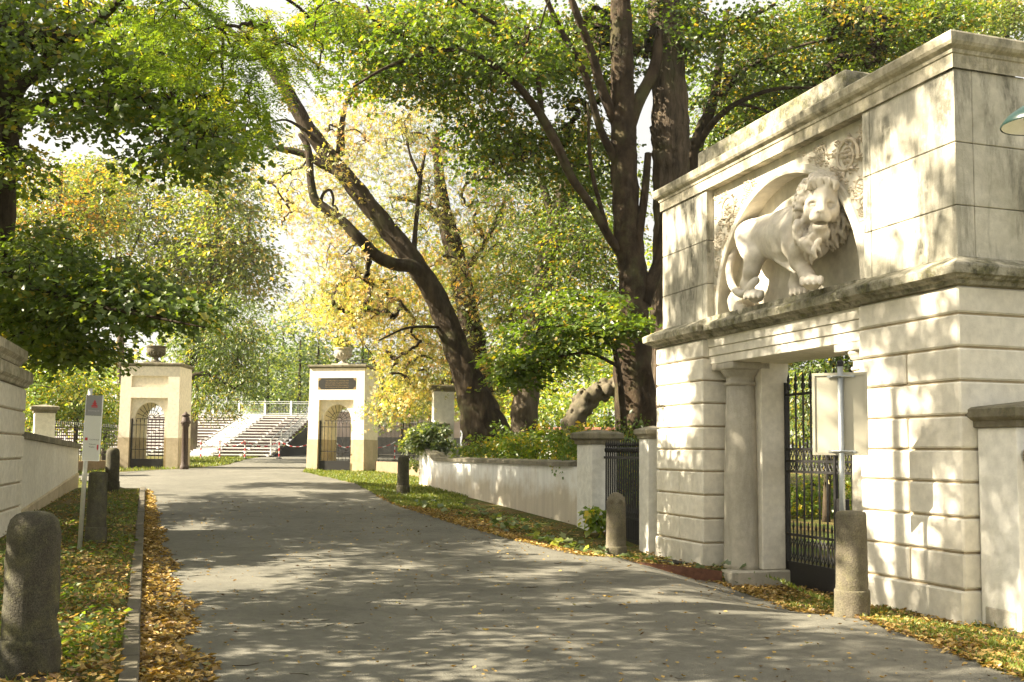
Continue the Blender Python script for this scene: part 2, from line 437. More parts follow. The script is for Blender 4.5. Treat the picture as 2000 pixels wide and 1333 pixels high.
# a few tarred cracks
ndv = noise(nt, 1.6, 5, 0.65, p); mpv = N_(nt, 'ShaderNodeMix'); mpv.data_type = 'RGBA'; mpv.inputs[0].default_value = 0.22; L.new(p, mpv.inputs[6]); L.new(ndv.outputs[1], mpv.inputs[7])
ve = N_(nt, 'ShaderNodeTexVoronoi'); ve.feature = 'DISTANCE_TO_EDGE'; ve.inputs['Scale'].default_value = 0.42; L.new(mpv.outputs[2], ve.inputs['Vector'])
rw = ramp(nt, [(0.0, 0.4), (0.006, 0.0)]); L.new(ve.outputs[0], rw.inputs[0])
nmk = noise(nt, 0.35, 3, 0.5, p); rmk = ramp(nt, [(0.46, 0.0), (0.54, 1.0)]); L.new(nmk.outputs[0], rmk.inputs[0])
mk = N_(nt, 'ShaderNodeMath', operation='MULTIPLY'); L.new(rw.outputs[0], mk.inputs[0]); L.new(rmk.outputs[0], mk.inputs[1])
c = mixc(nt, mk.outputs[0], c, (0.035, 0.033, 0.028))
nst = noise(nt, 2.3, 7, 0.7, p, 0.6); rst = ramp(nt, [(0.30, 0.70), (0.46, 1.0), (0.60, 1.0), (0.75, 1.16)]); L.new(nst.outputs[0], rst.inputs[0])
c = mixc(nt, 1.0, c, rst.outputs[0], 'MULTIPLY')
L.new(c, b.inputs['Base Color']); b.inputs['Roughness'].default_value = 0.8; b.inputs['Specular IOR Level'].default_value = 0.3
ad = N_(nt, 'ShaderNodeMath', operation='ADD'); L.new(vo.outputs[0], ad.inputs[0]); L.new(nb.outputs[0], ad.inputs[1])
bump(nt, b, ad.outputs[0], 0.5, 0.008)
M['asphalt'] = m
yr = np.concatenate([np.arange(-12, 3, 1.0), np.arange(3, 14.2, 0.25), np.arange(14.25, 15.2, 0.06), np.arange(15.25, 46, 0.25), np.arange(46, 72, 1.0)])
rr = []; NX = 25
for y in yr:
    wob = 0.05 * math.sin(y * 2.1) + 0.04 * math.sin(y * 5.3 + 1) + 0.03 * math.sin(y * 11.7)
    X = np.linspace(xl(y) + 0.002 if y < 27 else xl(y) + wob, xr(y) + wob * (0 if 14 < y < 15.3 else 1), NX)
    rr.append(np.stack([X, np.full(NX, y), prof(y) - rdip(X, y) + 0.006], 1))
A = np.array(rr); nr, nc = A.shape[:2]; idx = np.arange(nr * nc).reshape(nr, nc)
fl = np.stack([idx[:-1, :-1], idx[:-1, 1:], idx[1:, 1:], idx[1:, :-1]], -1).reshape(-1, 4)
link('road', np_mesh('road', A.reshape(-1, 3), fl.ravel(), np.full(len(fl), 4), M['asphalt']))['kind'] = 'structure'

# ------------------------------------------------------------------ kerb of single granite stones
kb = MB()
kd = Vector((LX[1] - LX[0], LY[1] - LY[0], 0)); klen = kd.length; kd.normalize(); kn = Vector((-kd.y, kd.x, 0))  # kn points left
kaz = math.atan2(-kd.x, kd.y)
k0 = Vector((LX[0], LY[0], 0))
pos = (4.0 - LY[0]) / kd.y
bed = MB()
pp = []
for yy in np.arange(4.0, 27.6, 1.0):
    q = k0 + kd * ((yy - LY[0]) / kd.y); z = float(prof(yy))
    pp.append((q, z))
for (q, z), (q2, z2) in zip(pp[:-1], pp[1:]):
    a0 = q + kn * 0.01; a1 = q + kn * 0.12; b0 = q2 + kn * 0.01; b1 = q2 + kn * 0.12
    bed.add([(a0.x, a0.y, z + .06), (a1.x, a1.y, z + .06), (b1.x, b1.y, z2 + .06), (b0.x, b0.y, z2 + .06),
             (a0.x, a0.y, z - .1), (a1.x, a1.y, z - .1), (b1.x, b1.y, z2 - .1), (b0.x, b0.y, z2 - .1)],
            [(0, 1, 2, 3), (4, 7, 6, 5), (0, 4, 5, 1), (3, 2, 6, 7), (0, 3, 7, 4), (1, 5, 6, 2)])
M['kerb'] = mat_plaster('kerb_granite', (0.12, 0.105, 0.08), (0.055, 0.047, 0.034), 0.8, 0.0, 0.3, 2.5)
kerb = bed.build('kerb', M['cap']); kerb['kind'] = 'structure'
kst = [MB().box(0, 0.13, 0.006, 0.894, -0.16, 0.105 + 0.004 * j, 0.012).mesh('kerbstone', M['kerb']) for j in range(3)]
ysk = 4.2
i = 0
while ysk < 27.0:
    q = k0 + kd * ((ysk - LY[0]) / kd.y); z0 = float(prof(ysk)); z1 = float(prof(ysk + 0.9))
    o = link('kerbstone', kst[i % 3], kerb)
    o.location = (q.x - 0.13 * math.cos(kaz), q.y - 0.13 * math.sin(kaz), z0 + random.uniform(-.006, .006))
    o.rotation_euler = (math.atan2(z1 - z0, 0.9), random.uniform(-.02, .02), kaz + random.uniform(-.006, .006))
    ysk += 0.9 * kd.y; i += 1

# rust coloured steel edging between the raised verge and the driveway
ed = MB()
pts_e = [(1.53 + 1.45 * k / 4, 14.9 - 0.33 * k / 4) for k in range(5)]
zt = [0.07, 0.045, 0.02, -0.01, -0.04]
zt = dict(zip(pts_e, zt))
for (xa, ya), (xb, yb) in zip(pts_e[:-1], pts_e[1:]):
    ta = np.array([xb - xa, yb - ya]); ta /= np.linalg.norm(ta); nn = np.array([-ta[1], ta[0]]) * 0.008
    za, zb = zt[(xa, ya)], zt[(xb, yb)]
    ed.add([(xa, ya, -.4), (xb, yb, -.4), (xb, yb, zb), (xa, ya, za),
            (xa + nn[0], ya + nn[1], -.4), (xb + nn[0], yb + nn[1], -.4), (xb + nn[0], yb + nn[1], zb), (xa + nn[0], ya + nn[1], za)],
           [(0, 1, 2, 3), (7, 6, 5, 4), (3, 2, 6, 7), (0, 3, 7, 4), (1, 5, 6, 2)])
tag(ed.build('steel_edging', M['rust']), 'rust brown steel edging strip between the leafy verge and the driveway by the column', 'edging')
# ------------------------------------------------------------------ the lion gate (local: x into the gate, y along it, z up)
gate = thing('lion_gate', 'large cream stone gate with rusticated piers and a lion niche above its opening', 'gate', (GP0[0], GP0[1], 0), GAZ)
def mitre(poly):
    """open path -> (x, y, nx, ny) with outward = left-hand side of travel"""
    out = []
    n = len(poly)
    for i in range(n):
        x, y = poly[i]
        ns = []
        if i > 0:
            dx, dy = x - poly[i - 1][0], y - poly[i - 1][1]; l = math.hypot(dx, dy); ns.append((-dy / l, dx / l))
        if i < n - 1:
            dx, dy = poly[i + 1][0] - x, poly[i + 1][1] - y; l = math.hypot(dx, dy); ns.append((-dy / l, dx / l))
        if len(ns) == 1: out.append((x, y, ns[0][0], ns[0][1]))
        else:
            mx, my = ns[0][0] + ns[1][0], ns[0][1] + ns[1][1]
            k = 1 + ns[0][0] * ns[1][0] + ns[0][1] * ns[1][1]
            out.append((x, y, mx / k, my / k))
    return out
GD = 1.15
COURSES = [(-0.5, 0.28, 0), (0.28, 0.64, 1), (0.64, 0.99, 0), (0.99, 1.34, 1), (1.34, 1.67, 0), (1.67, 2.01, 1), (2.01, 2.36, 0), (2.36, 2.70, 1), (2.70, 3.04, 0), (3.04, 3.33, 0)]
def rusticated_pier(parent, t0, t1, d0, d1, split, name='stone_block', zsh=0.0, mat='plaster', courses=COURSES):
    MB().box(d0 + .035, d1 - .035, t0 + .035, t1 - .035, -0.5 + zsh, 3.34 + zsh).build('pier_core', M['joint'], parent)
    cache = {}
    for (z0, z1, sp) in courses:
        spans = [(t0, t1)] if not sp else [(t0, split), (split, t1)]
        for (a, b) in spans:
            ga = 0.0 if a == t0 else 0.013; gb = 0.0 if b == t1 else 0.013
            pr = 0.025 if z1 < 0.3 else 0.0
            key = (round(a, 3), round(b, 3), round(z1 - z0, 3))
            if key not in cache:
                cache[key] = MB().box(d0 - pr, d1, a + ga, b - gb, 0.012, (z1 - z0) - 0.012, 0.017).mesh(name, M[mat])
            link(name, cache[key], parent, (0, 0, z0 + zsh))
rusticated_pier(gate, 0.0, 1.6, 0.0, GD, 0.80)
rusticated_pier(gate, 5.33, 6.9, 0.0, GD, 6.11)

# lower cornice with its ressauts
lc = [(0.0, 3.325), (0.05, 3.335), (0.065, 3.37), (0.115, 3.385), (0.13, 3.405), (0.165, 3.42), (0.175, 3.50), (0.165, 3.52), (-0.09, 3.645), (-0.5, 3.65)]
path = mitre([(GD, 0), (0, 0), (0, 1.6), (0.09, 1.6), (0.09, 5.33), (0, 5.33), (0, 6.9), (GD, 6.9)][::1])
# travel: from back right corner forward, along the front, then back: outward must be the left side
def orient(path, probe):
    x, y, nx, ny = path[1]
    return path if (nx * probe[0] + ny * probe[1]) > 0 else [(a, b, -c, -d) for a, b, c, d in path]
path = orient(path, (-1, -0.3))
MB().sweep(lc, path).box(0.3, GD - .1, 0.3, 6.6, 3.34, 3.64).build('lower_cornice', M['moss_stone'], gate)
# dentil-free frieze fillet under the cornice on the piers
# architrave over the opening
ar = MB()
ar.box(0.13, 1.08, 1.56, 5.37, 2.94, 3.06, 0.006)
ar.box(0.11, 1.08, 1.56, 5.37, 3.063, 3.19, 0.006)
ar.box(0.09, 1.08, 1.56, 5.37, 3.193, 3.36, 0.006)
ar.build('architrave', M['plaster'], gate)
# columns, their capitals, jamb pillars, plinths
for s, tc in ((1, 4.98), (-1, 1.95)):
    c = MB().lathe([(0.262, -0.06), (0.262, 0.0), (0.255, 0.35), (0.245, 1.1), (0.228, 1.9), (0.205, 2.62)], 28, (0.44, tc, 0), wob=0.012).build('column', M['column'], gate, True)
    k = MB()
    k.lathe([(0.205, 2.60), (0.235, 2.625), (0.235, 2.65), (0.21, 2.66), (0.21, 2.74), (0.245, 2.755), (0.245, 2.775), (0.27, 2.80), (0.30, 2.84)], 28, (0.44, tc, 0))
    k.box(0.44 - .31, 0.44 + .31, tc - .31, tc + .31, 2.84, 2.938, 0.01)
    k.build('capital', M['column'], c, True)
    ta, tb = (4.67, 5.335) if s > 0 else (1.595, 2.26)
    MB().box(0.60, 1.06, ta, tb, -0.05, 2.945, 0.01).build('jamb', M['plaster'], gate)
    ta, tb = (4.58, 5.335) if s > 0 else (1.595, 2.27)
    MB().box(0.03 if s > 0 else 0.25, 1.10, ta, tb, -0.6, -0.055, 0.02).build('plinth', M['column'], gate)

# attic: blocks of the two upper piers
def attic_block(d0, d1, a, b, z0, z1):
    MB().box(d0, d1, a, b, z0 + .004, z1 - .004, 0.007).build('attic_block', M['stone'], gate)
MB().box(0.11, 1.02, 0.11, 1.54, 3.6, 5.62).build('attic_core', M['stone'], gate)
MB().box(0.11, 1.02, 5.36, 6.79, 3.6, 5.62).build('attic_core', M['stone'], gate)
for z0, z1 in ((3.62, 4.17), (4.17, 4.83), (4.83, 5.605)):
    attic_block(0.08, 0.31, 0.08, 1.44, z0, z1); attic_block(0.31 + .006, 1.08, 0.08, 1.3, z0, z1); attic_block(0.08, 0.31, 1.448, 1.58, z0, z1)
    attic_block(0.08, 0.31, 5.46, 6.82, z0, z1); attic_block(0.316, 1.08, 5.6, 6.82, z0, z1); attic_block(0.08, 0.31, 5.32, 5.452, z0, z1)
# panel with the arched niche
NR, NC, NZ = 1.70, 3.45, 3.645
PD, ND = 0.20, 0.43
pn = MB(); n = 48
arc = [(NC + NR * math.cos(math.pi * i / n), NZ + NR * math.sin(math.pi * i / n)) for i in range(n + 1)]
def rectpt(t, z):
    dx, dz = t - NC, z - NZ
    hw, hh = 1.90, 1.985
    k = min(hw / abs(dx) if abs(dx) > 1e-6 else 1e9, hh / dz if dz > 1e-6 else 1e9)
    return NC + dx * k, NZ + dz * k
outer = [rectpt(*q) for q in arc]
vs = [(PD, a, b) for a, b in arc] + [(PD, a, b) for a, b in outer] + [(ND, a, b) for a, b in arc]
fs = [(i, i + 1, n + 1 + i + 1, n + 1 + i) for i in range(n)] + [(i, 2 * (n + 1) + i, 2 * (n + 1) + i + 1, i + 1) for i in range(n)]
pn.add(vs, fs)
# corner triangles of the rectangle
for sgn in (1, -1):
    cx = NC + sgn * 1.90; cz = NZ + 1.985
    cand = [i for i in range(n) if (outer[i][1] < cz - 1e-6) != (outer[i + 1][1] < cz - 1e-6)]
    for i in cand:
        if (outer[i][0] - NC) * sgn > 0: pn.add([(PD, *outer[i]), (PD, *outer[i + 1]), (PD, cx, cz)], [(0, 1, 2)])
pn.build('arch_panel', M['niche'], gate)
bk = MB(); bk.add([(ND - .001, NC, NZ)] + [(ND - .001, a, b) for a, b in arc], [(0, i + 1, i + 2) for i in range(n)])
bk.build('niche_back', M['niche'], gate)
av = MB()
prof_a = [(1.69, 0.0), (1.69, -0.045), (1.725, -0.055), (1.75, -0.035), (1.80, -0.03), (1.81, 0.0)]
vs = []; fs = []
for i in range(n + 1):
    a = math.pi * i / n
    for r_, o in prof_a: vs.append((PD + o, NC + r_ * math.cos(a), NZ + r_ * math.sin(a)))
q = len(prof_a)
for i in range(n):
    for k in range(q - 1): fs.append((i * q + k, i * q + k + 1, (i + 1) * q + k + 1, (i + 1) * q + k))
av.add(vs, fs); av.build('archivolt', M['niche'], gate)
MB().box(0.05, 0.7, 1.55, 5.35, 3.55, 3.6445).build('niche_sill', M['moss_stone'], gate)
# top fascia and cornice
tc_ = [(0.03, 5.60), (0.03, 5.745), (0.045, 5.755), (0.055, 5.79), (0.10, 5.82), (0.12, 5.85), (0.13, 5.93), (0.12, 5.95), (-0.14, 6.03), (-0.5, 6.05)]
pt = orient(mitre([(1.08, 0.08), (0.08, 0.08), (0.08, 6.82), (1.08, 6.82)]), (-1, -0.3))
MB().sweep(tc_, pt).box(0.062, 1.0, 0.2, 6.7, 5.6, 6.0).build('top_cornice', M['cornice'], gate)
MB().box(0.0, 1.0, 1.78, 5.45, 5.955, 6.20, 0.02).build('parapet', M['moss_stone'], gate)
MB().box(0.3, 1.08, 1.5, 5.4, 3.6, 5.6).build('attic_back', M['stone'], gate) if False else None
MB().box(0.5, 1.08, 1.5, 5.4, 3.6, 5.62).build('attic_back', M['stone'], gate)

# carved scrolls and rosettes of the spandrels
def rosette_mesh(r):
    mb = MB()
    for k in range(6):
        a = k * math.pi / 3
        c = (0.0, r * .55 * math.cos(a), r * .55 * math.sin(a))
        vs = []; fs = []
        for j in range(6):
            b_ = j * math.pi / 3
            vs.append((c[0], c[1] + r * .42 * math.cos(b_), c[2] + r * .42 * math.sin(b_)))
        vs.append((-r * .5, *c[1:]))
        mb.add(vs, [(j, (j + 1) % 6, 6) for j in range(6)])
    vs = [(-r * .25, r * .3 * math.cos(j), r * .3 * math.sin(j)) for j in np.arange(6) * math.pi / 3] + [(-r * .75, 0, 0)]
    mb.add(vs, [(j, (j + 1) % 6, 6) for j in range(6)])
    return mb.mesh('rosette', M['relief'])
ROS = rosette_mesh(1.0)
def scroll_mesh(turns=1.4, flip=1):
    mb = MB(); pts = []; rad = []
    N = 22
    for i in range(N + 1):
        u = i / N; a = flip * (2 * math.pi * turns * u + 0.8); r = 1.0 - 0.55 * u
        pts.append((-0.06, r * math.cos(a), r * math.sin(a))); rad.append(0.13 * (1 - .5 * u))
    mb.tube(pts, rad, 5)
    for i in range(0, N, 2):   # little acanthus tongues on the outside of the curl
        p0 = Vector(pts[i]); o = Vector((0, p0.y, p0.z)).normalized(); tn = Vector((0, -o.z, o.y)) * flip
        b0 = p0 + o * .08
        vs = [b0 - tn * .12, b0 + tn * .12, b0 + o * .30 + tn * .18 + Vector((-.10, 0, 0)), b0 + o * .1 + Vector((-.22, 0, 0))]
        mb.add(vs, [(0, 1, 3), (1, 2, 3), (2, 0, 3)])
    return mb.mesh('scroll', M['relief'])
SCR = [scroll_mesh(1.4, 1), scroll_mesh(1.4, -1)]
bud = MB()
for k in range(5):
    a = k * 2 * math.pi / 5
    bud.add([(0, math.cos(a) * .9, math.sin(a) * .9), (0, math.cos(a + .6) * .45, math.sin(a + .6) * .45), (0, math.cos(a - .6) * .45, math.sin(a - .6) * .45), (-.7, math.cos(a) * .35, math.sin(a) * .35)], [(0, 1, 3), (2, 0, 3), (1, 2, 3)])
BUD = bud.mesh('carved_leaf', M['relief'])
def relief(me, name, t, z, r, rot=0):
    o = link(name, me, gate, (PD + 0.003, t, z)); o.scale = (r * 0.9, r, r); o.rotation_euler = (rot, 0, 0); return o
rr_ = random.Random(5)
for sgn in (1, -1):
    def TT(u): return NC + sgn * (1.86 - u)
    ztop = 5.58
    for (u, v, r) in ((0.44, 0.36, .235), (0.20, 0.80, .155), (0.155, 1.13, .11), (0.98, 0.20, .13), (0.13, 0.13, .11)):
        relief(SCR[0 if sgn > 0 else 1], 'scroll', TT(u), ztop - v, r, rr_.random() * 6)
        relief(ROS, 'rosette', TT(u), ztop - v, r * .5, rr_.random())
    for k in range(70):
        u, v = rr_.uniform(.05, 1.6), rr_.uniform(.05, 1.75)
        t_, z_ = TT(u), ztop - v
        dd = math.hypot(t_ - NC, z_ - NZ)
        if dd < 1.87 or z_ < 3.75: continue
        relief(BUD, 'carved_leaf', t_, z_, rr_.uniform(.045, .075), rr_.random() * 6)
    for k in range(13):
        a = math.radians(38 + k * 3.9) if k < 9 else math.radians(8 + (k - 9) * 6)
        r_ = 1.87 + .02 * (k % 2)
        t_, z_ = NC + sgn * r_ * math.cos(a), NZ + r_ * math.sin(a)
        if z_ < 5.6: relief(ROS if k % 3 == 0 else BUD, 'rosette' if k % 3 == 0 else 'carved_leaf', t_, z_, .06, rr_.random() * 6)

# ------------------------------------------------------------------ wrought iron gate inside the opening
ig = thing('iron_gate', 'tall black wrought iron gate with spiked bars standing in the lion gate opening', 'gate', (GP0[0] + gN[0] * 1.0 + gU[0] * 2.3, GP0[1] + gN[1] * 1.0 + gU[1] * 2.3, -0.3), GAZ)
def spear_bar(r, z0, z1, knob=True):
    mb = MB()
    mb.tube([(0, 0, z0), (0, 0, z1 - .22)], r, 6)
    if knob:
        mb.lathe([(r, z1 - .27), (r * 2.4, z1 - .25), (r * 2.4, z1 - .19), (r, z1 - .17), (r * 2.0, z1 - .12), (0.001, z1)], 6)
    else:
        mb.lathe([(r, z1 - .22), (r * 1.08, z1 - .16), (0.001, z1)], 6)
    return mb.mesh('bar', M['iron'])
WG = 2.37
BAR = spear_bar(0.014, 0.36, 3.10)
SHORT = MB().tube([(0, 0, 0.36), (0, 0, .84)], .010, 5).lathe([(.010, .84), (.02, .88), (.001, .97)], 5).mesh('short_bar', M['iron'])
nb_ = 13
for i in range(nb_):
    link('bar', BAR, ig, (0, 0.09 + i * 0.183, 0))
for i in range(nb_ - 1):
    link('short_bar', SHORT, ig, (0, 0.18 + i * 0.183, 0))
for z in (0.36, 0.76, 1.66, 1.81, 1.98, 2.77):
    MB().box(-.012, .012, 0, WG, z - .018, z + .018).build('rail', M['iron'], ig)
for y in (0.0, 1.18, WG):
    MB().box(-.025, .025, y - .025, y + .025, -.05, 2.95).build('stile', M['iron'], ig)
MB().box(-.008, .008, 0, WG, 0.0, .36).build('kick_plate', M['iron'], ig)
lens = MB()
for s in (1, -1):
    lens.tube([(0, s * .075 * math.cos(math.pi * (k / 8 - .5)), -.16 + .32 * k / 8) for k in range(9)], .010, 4)
    lens.tube([(0, s * .08 * (1 - math.sin(math.pi * k / 8)), -.16 + .32 * k / 8) for k in range(9)], .009, 4)
LENS = lens.mesh('ornament', M['iron'])
SPK = MB().lathe([(.012, 0), (.02, .05), (.001, .16)], 5).mesh('spike', M['iron'])
for i in range(nb_ - 1):
    for z in (0.56, 1.82):
        link('ornament', LENS, ig, (0, 0.18 + i * 0.183, z))
    link('spike', SPK, ig, (0, 0.18 + i * 0.183, 1.99))
MB().box(-.05, .05, 0.95, 1.12, 1.02, 1.32, .01).build('lock_box', M['iron'], ig)
# ------------------------------------------------------------------ the lion: one carved body grown from a distance field
class Field:
    def __init__(s, lo, hi, h):
        s.lo = np.array(lo, float); s.h = h
        s.n = np.ceil((np.array(hi) - s.lo) / h).astype(int) + 1
        s.ax = [s.lo[i] + h * np.arange(s.n[i]) for i in range(3)]
        s.f = np.full(s.n, 1.0, np.float32)
    def sl(s, lo, hi):
        a = np.clip(np.floor((np.array(lo) - s.lo) / s.h).astype(int), 0, s.n - 1); b = np.clip(np.ceil((np.array(hi) - s.lo) / s.h).astype(int) + 1, 1, s.n)
        if (b <= a).any(): return None, None
        S = tuple(slice(a[i], b[i]) for i in range(3))
        X = np.stack(np.meshgrid(*[s.ax[i][S[i]] for i in range(3)], indexing='ij'), -1)
        return S, X
    def smin(s, S, d, k):
        f = s.f[S]; hh = np.clip(0.5 + 0.5 * (f - d) / k, 0, 1); s.f[S] = f * (1 - hh) + d * hh - k * hh * (1 - hh)
    def cap(s, a, b, ra, rb, k=0.04):
        a = np.array(a, float); b = np.array(b, float); m = max(ra, rb) + k + .06
        S, X = s.sl(np.minimum(a, b) - m, np.maximum(a, b) + m)
        if S is None: return
        ab = b - a; t = np.clip(((X - a) @ ab) / (ab @ ab + 1e-9), 0, 1)
        d = np.linalg.norm(X - a - t[..., None] * ab, axis=-1) - (ra + (rb - ra) * t)
        s.smin(S, d, k)
    def chain(s, pts, k=0.04):
        for (p, r), (q, r2) in zip(pts[:-1], pts[1:]): s.cap(p, q, r, r2, k)
    def ell(s, c, r, B=None, k=0.04, sub=False):
        c = np.array(c, float); r = np.array(r, float); m = r.max() + k + .06
        S, X = s.sl(c - m, c + m)
        if S is None: return
        q = X - c
        if B is not None: q = q @ B
        k0 = np.linalg.norm(q / r, axis=-1); k1 = np.linalg.norm(q / r ** 2, axis=-1)
        d = k0 * (k0 - 1) / np.maximum(k1, 1e-6)
        if sub:
            f = s.f[S]; hh = np.clip(0.5 - 0.5 * (f + d) / k, 0, 1); s.f[S] = f * (1 - hh) - d * hh + k * hh * (1 - hh)
        else: s.smin(S, d, k)
    def nets(s):
        f = s.f; ins = f < 0; n = s.n
        c = np.zeros(n - 1, np.int8)
        for i in (0, 1):
            for j in (0, 1):
                for k in (0, 1): c += ins[i:n[0] - 1 + i, j:n[1] - 1 + j, k:n[2] - 1 + k]
        act = (c > 0) & (c < 8); ids = np.full(n - 1, -1, np.int64); ids[act] = np.arange(act.sum())
        C = np.argwhere(act); acc = np.zeros((len(C), 3)); cnt = np.zeros(len(C))
        cs = np.array([(i, j, k) for i in (0, 1) for j in (0, 1) for k in (0, 1)])
        for a in range(8):
            for b in range(a + 1, 8):
                if np.abs(cs[a] - cs[b]).sum() != 1: continue
                pa = C + cs[a]; pb = C + cs[b]
                fa = f[pa[:, 0], pa[:, 1], pa[:, 2]].astype(float); fb = f[pb[:, 0], pb[:, 1], pb[:, 2]].astype(float)
                x = (fa < 0) != (fb < 0); t = np.where(x, fa / np.where(fa == fb, 1, fa - fb), 0)
                acc += np.where(x[:, None], pa + (pb - pa) * t[:, None], 0); cnt += x
        V = s.lo + s.h * acc / cnt[:, None]
        quads = []
        for ax in range(3):
            u, v = [(1, 2), (2, 0), (0, 1)][ax]
            a = [slice(1, n[i] - 1) for i in range(3)]; a[ax] = slice(0, n[ax] - 1)
            b = list(a); b[ax] = slice(1, n[ax])
            ia = ins[tuple(a)]; ib = ins[tuple(b)]
            E = np.argwhere(ia != ib)
            if not len(E): continue
            flip = ia[E[:, 0], E[:, 1], E[:, 2]]
            P = E.copy(); P[:, u] += 1; P[:, v] += 1
            def idq(du, dv):
                q = P.copy(); q[:, u] += du; q[:, v] += dv; return ids[q[:, 0], q[:, 1], q[:, 2]]
            q = np.stack([idq(-1, -1), idq(0, -1), idq(0, 0), idq(-1, 0)], 1)
            q = np.where(flip[:, None], q, q[:, ::-1]); quads.append(q)
        Q = np.concatenate(quads); Q = Q[(Q >= 0).all(1)]
        return V, Q
def lp(px, py, d):
    """photo point -> gate-local point lying d metres behind the facade plane"""
    r = ray(px, py); o = np.array([0, 0, H]); n3 = np.array([gN[0], gN[1], 0]); u3 = np.array([gU[0], gU[1], 0]); p0 = np.array([GP0[0], GP0[1], 0]) + n3 * d
    k = ((p0 - o) @ n3) / (r @ n3); p = o + k * r - np.array([GP0[0], GP0[1], 0])
    return np.array([d, p @ u3, p[2]])
fd = Field((-.98, 1.60, 3.60), (.68, 5.0, 5.40), 0.0165)
rl = random.Random(11)
# trunk
fd.chain([(lp(1467, 462, .36), .235), (lp(1500, 462, .32), .225), (lp(1535, 460, .26), .255), (lp(1565, 458, .20), .27)], .12)
fd.cap(lp(1500, 478, .32), lp(1545, 497, .24), .17, .17, .12)
fd.cap(lp(1472, 448, .33), lp(1550, 425, .28), .11, .16, .12)
# near hind leg
fd.chain([(lp(1465, 470, .22), .195), (lp(1474, 500, .14), .14), (lp(1468, 528, .12), .105), (lp(1459, 556, .13), .085), (lp(1466, 574, .07), .075)], .07)
fd.cap(lp(1459, 460, .27), lp(1464, 492, .17), .15, .12, .08)
def paw(c, fw, r=1.0):
    c = np.array(c); fw = np.array([fw[0], fw[1], 0.0]); fw /= np.linalg.norm(fw); sd = np.array([-fw[1], fw[0], 0])
    fd.ell(c, (.12 * r, .105 * r, .085 * r), np.stack([fw, sd, np.array([0, 0, 1.])], 1), .05)
    for k in (-1.5, -.5, .5, 1.5):
        q = c + fw * (.10 - .012 * abs(k)) * r + sd * k * .060 * r + np.array([0, 0, -.005])
        fd.cap(q - fw * .02 + np.array([0, 0, .03]), q + fw * .05 * r + np.array([0, 0, -.025]), .040 * r, .034 * r, .006)
        fd.ell(q + fw * .092 * r + np.array([0, 0, -.05]), (.016, .016, .02), None, .01)
paw(lp(1476, 577, .0) + np.array([0, 0, -.01]), (-.75, -.66), 1.08)
# far hind leg, near and far forelegs
fd.chain([(lp(1480, 480, .5), .19), (lp(1478, 520, .55), .12), (lp(1465, 575, .58), .08)], .05)
fd.chain([(lp(1556, 452, .06), .20), (lp(1553, 480, .02), .16), (lp(1562, 510, .0), .118), (lp(1576, 538, -.05), .085), (lp(1582, 548, -.09), .082)], .07)
fd.cap(lp(1548, 502, .08), lp(1545, 512, .09), .06, .04, .05)
paw(lp(1586, 552, -.14), (-.62, -.78), 1.12)
fd.chain([(lp(1575, 490, .42), .2), (lp(1562, 528, .42), .11), (lp(1553, 558, .40), .085), (lp(1556, 568, .32), .08)], .06)
paw(lp(1560, 572, .26), (-.6, -.8), .95)
# muscles of shoulder and thigh, ribs, belly fringe
for (x, y, d, r) in ((1541, 462, .0, .10), (1566, 470, -.1, .09), (1556, 490, -.1, .085)):
    fd.ell(lp(x, y, d), (r, r * 1.1, r * 1.4), None, .07)
for k in range(4): fd.cap(lp(1508 + 9 * k, 440, .02 + .01 * k), lp(1514 + 9 * k, 490, .06), .03, .025, .07)
for k in range(16):
    x = 1512 + 2.6 * k + rl.uniform(-1, 1); fd.cap(lp(x, 497 + .62 * (x - 1512), .16), lp(x + 4, 511 + .62 * (x - 1512), .12), .03, .014, .02)
# tail
tl = [lp(*q) for q in ((1443, 470, .36), (1430, 502, .25), (1424, 530, .16), (1430, 558, .08), (1445, 574, .0), (1459, 572, -.06), (1468, 556, -.06), (1477, 548, .02))]
tl = smooth_path(tl, 4)
for i in range(len(tl) - 1): fd.cap(tl[i], tl[i + 1], .052, .05, .015)
# head frame
hc = lp(1605, 401, -.05)
fw = np.array([-.60, -.77, -.20]); fw /= np.linalg.norm(fw)
sd = np.cross(fw, [0, 0, 1.]); sd /= np.linalg.norm(sd)
if sd[1] > 0: sd = -sd
uh = np.cross(fw, sd); uh = uh if uh[2] > 0 else -uh
a_ = math.radians(-5); sd, uh = sd * math.cos(a_) + uh * math.sin(a_), uh * math.cos(a_) - sd * math.sin(a_)
B = np.stack([sd, uh, fw], 1)
HS = .92
def hp(a, b, c): return hc + (sd * a + uh * b + fw * c) * HS
def fval(p):
    i = np.round((np.array(p) - fd.lo) / fd.h).astype(int)
    return fd.f[tuple(i)] if ((i >= 0) & (i < fd.n)).all() else 1.0
def lock(p0, p1, p2, r, k=.008):
    for p in (p0, p1):
        if math.hypot(p[1] - NC, p[2] - NZ) > 1.60 and p[0] > .12: return
    q = smooth_path([p0, p1, p2], 3); m_ = len(q) - 1
    for i in range(m_): fd.cap(q[i], q[i + 1], r * (1 - .6 * (i / m_) ** 2), r * (1 - .6 * ((i + 1) / m_) ** 2), k)
# neck and mane mass
fd.chain([(lp(1560, 442, .24), .24), (lp(1580, 430, .20), .24), (lp(1594, 425, .18), .22)], .1)
fd.ell(hp(0, -.02, -.36), (.24, .33, .21), B, .06)
fd.chain([(lp(1588, 445, .12), .22), (lp(1592, 470, .10), .19), (lp(1596, 488, .10), .10)], .1)
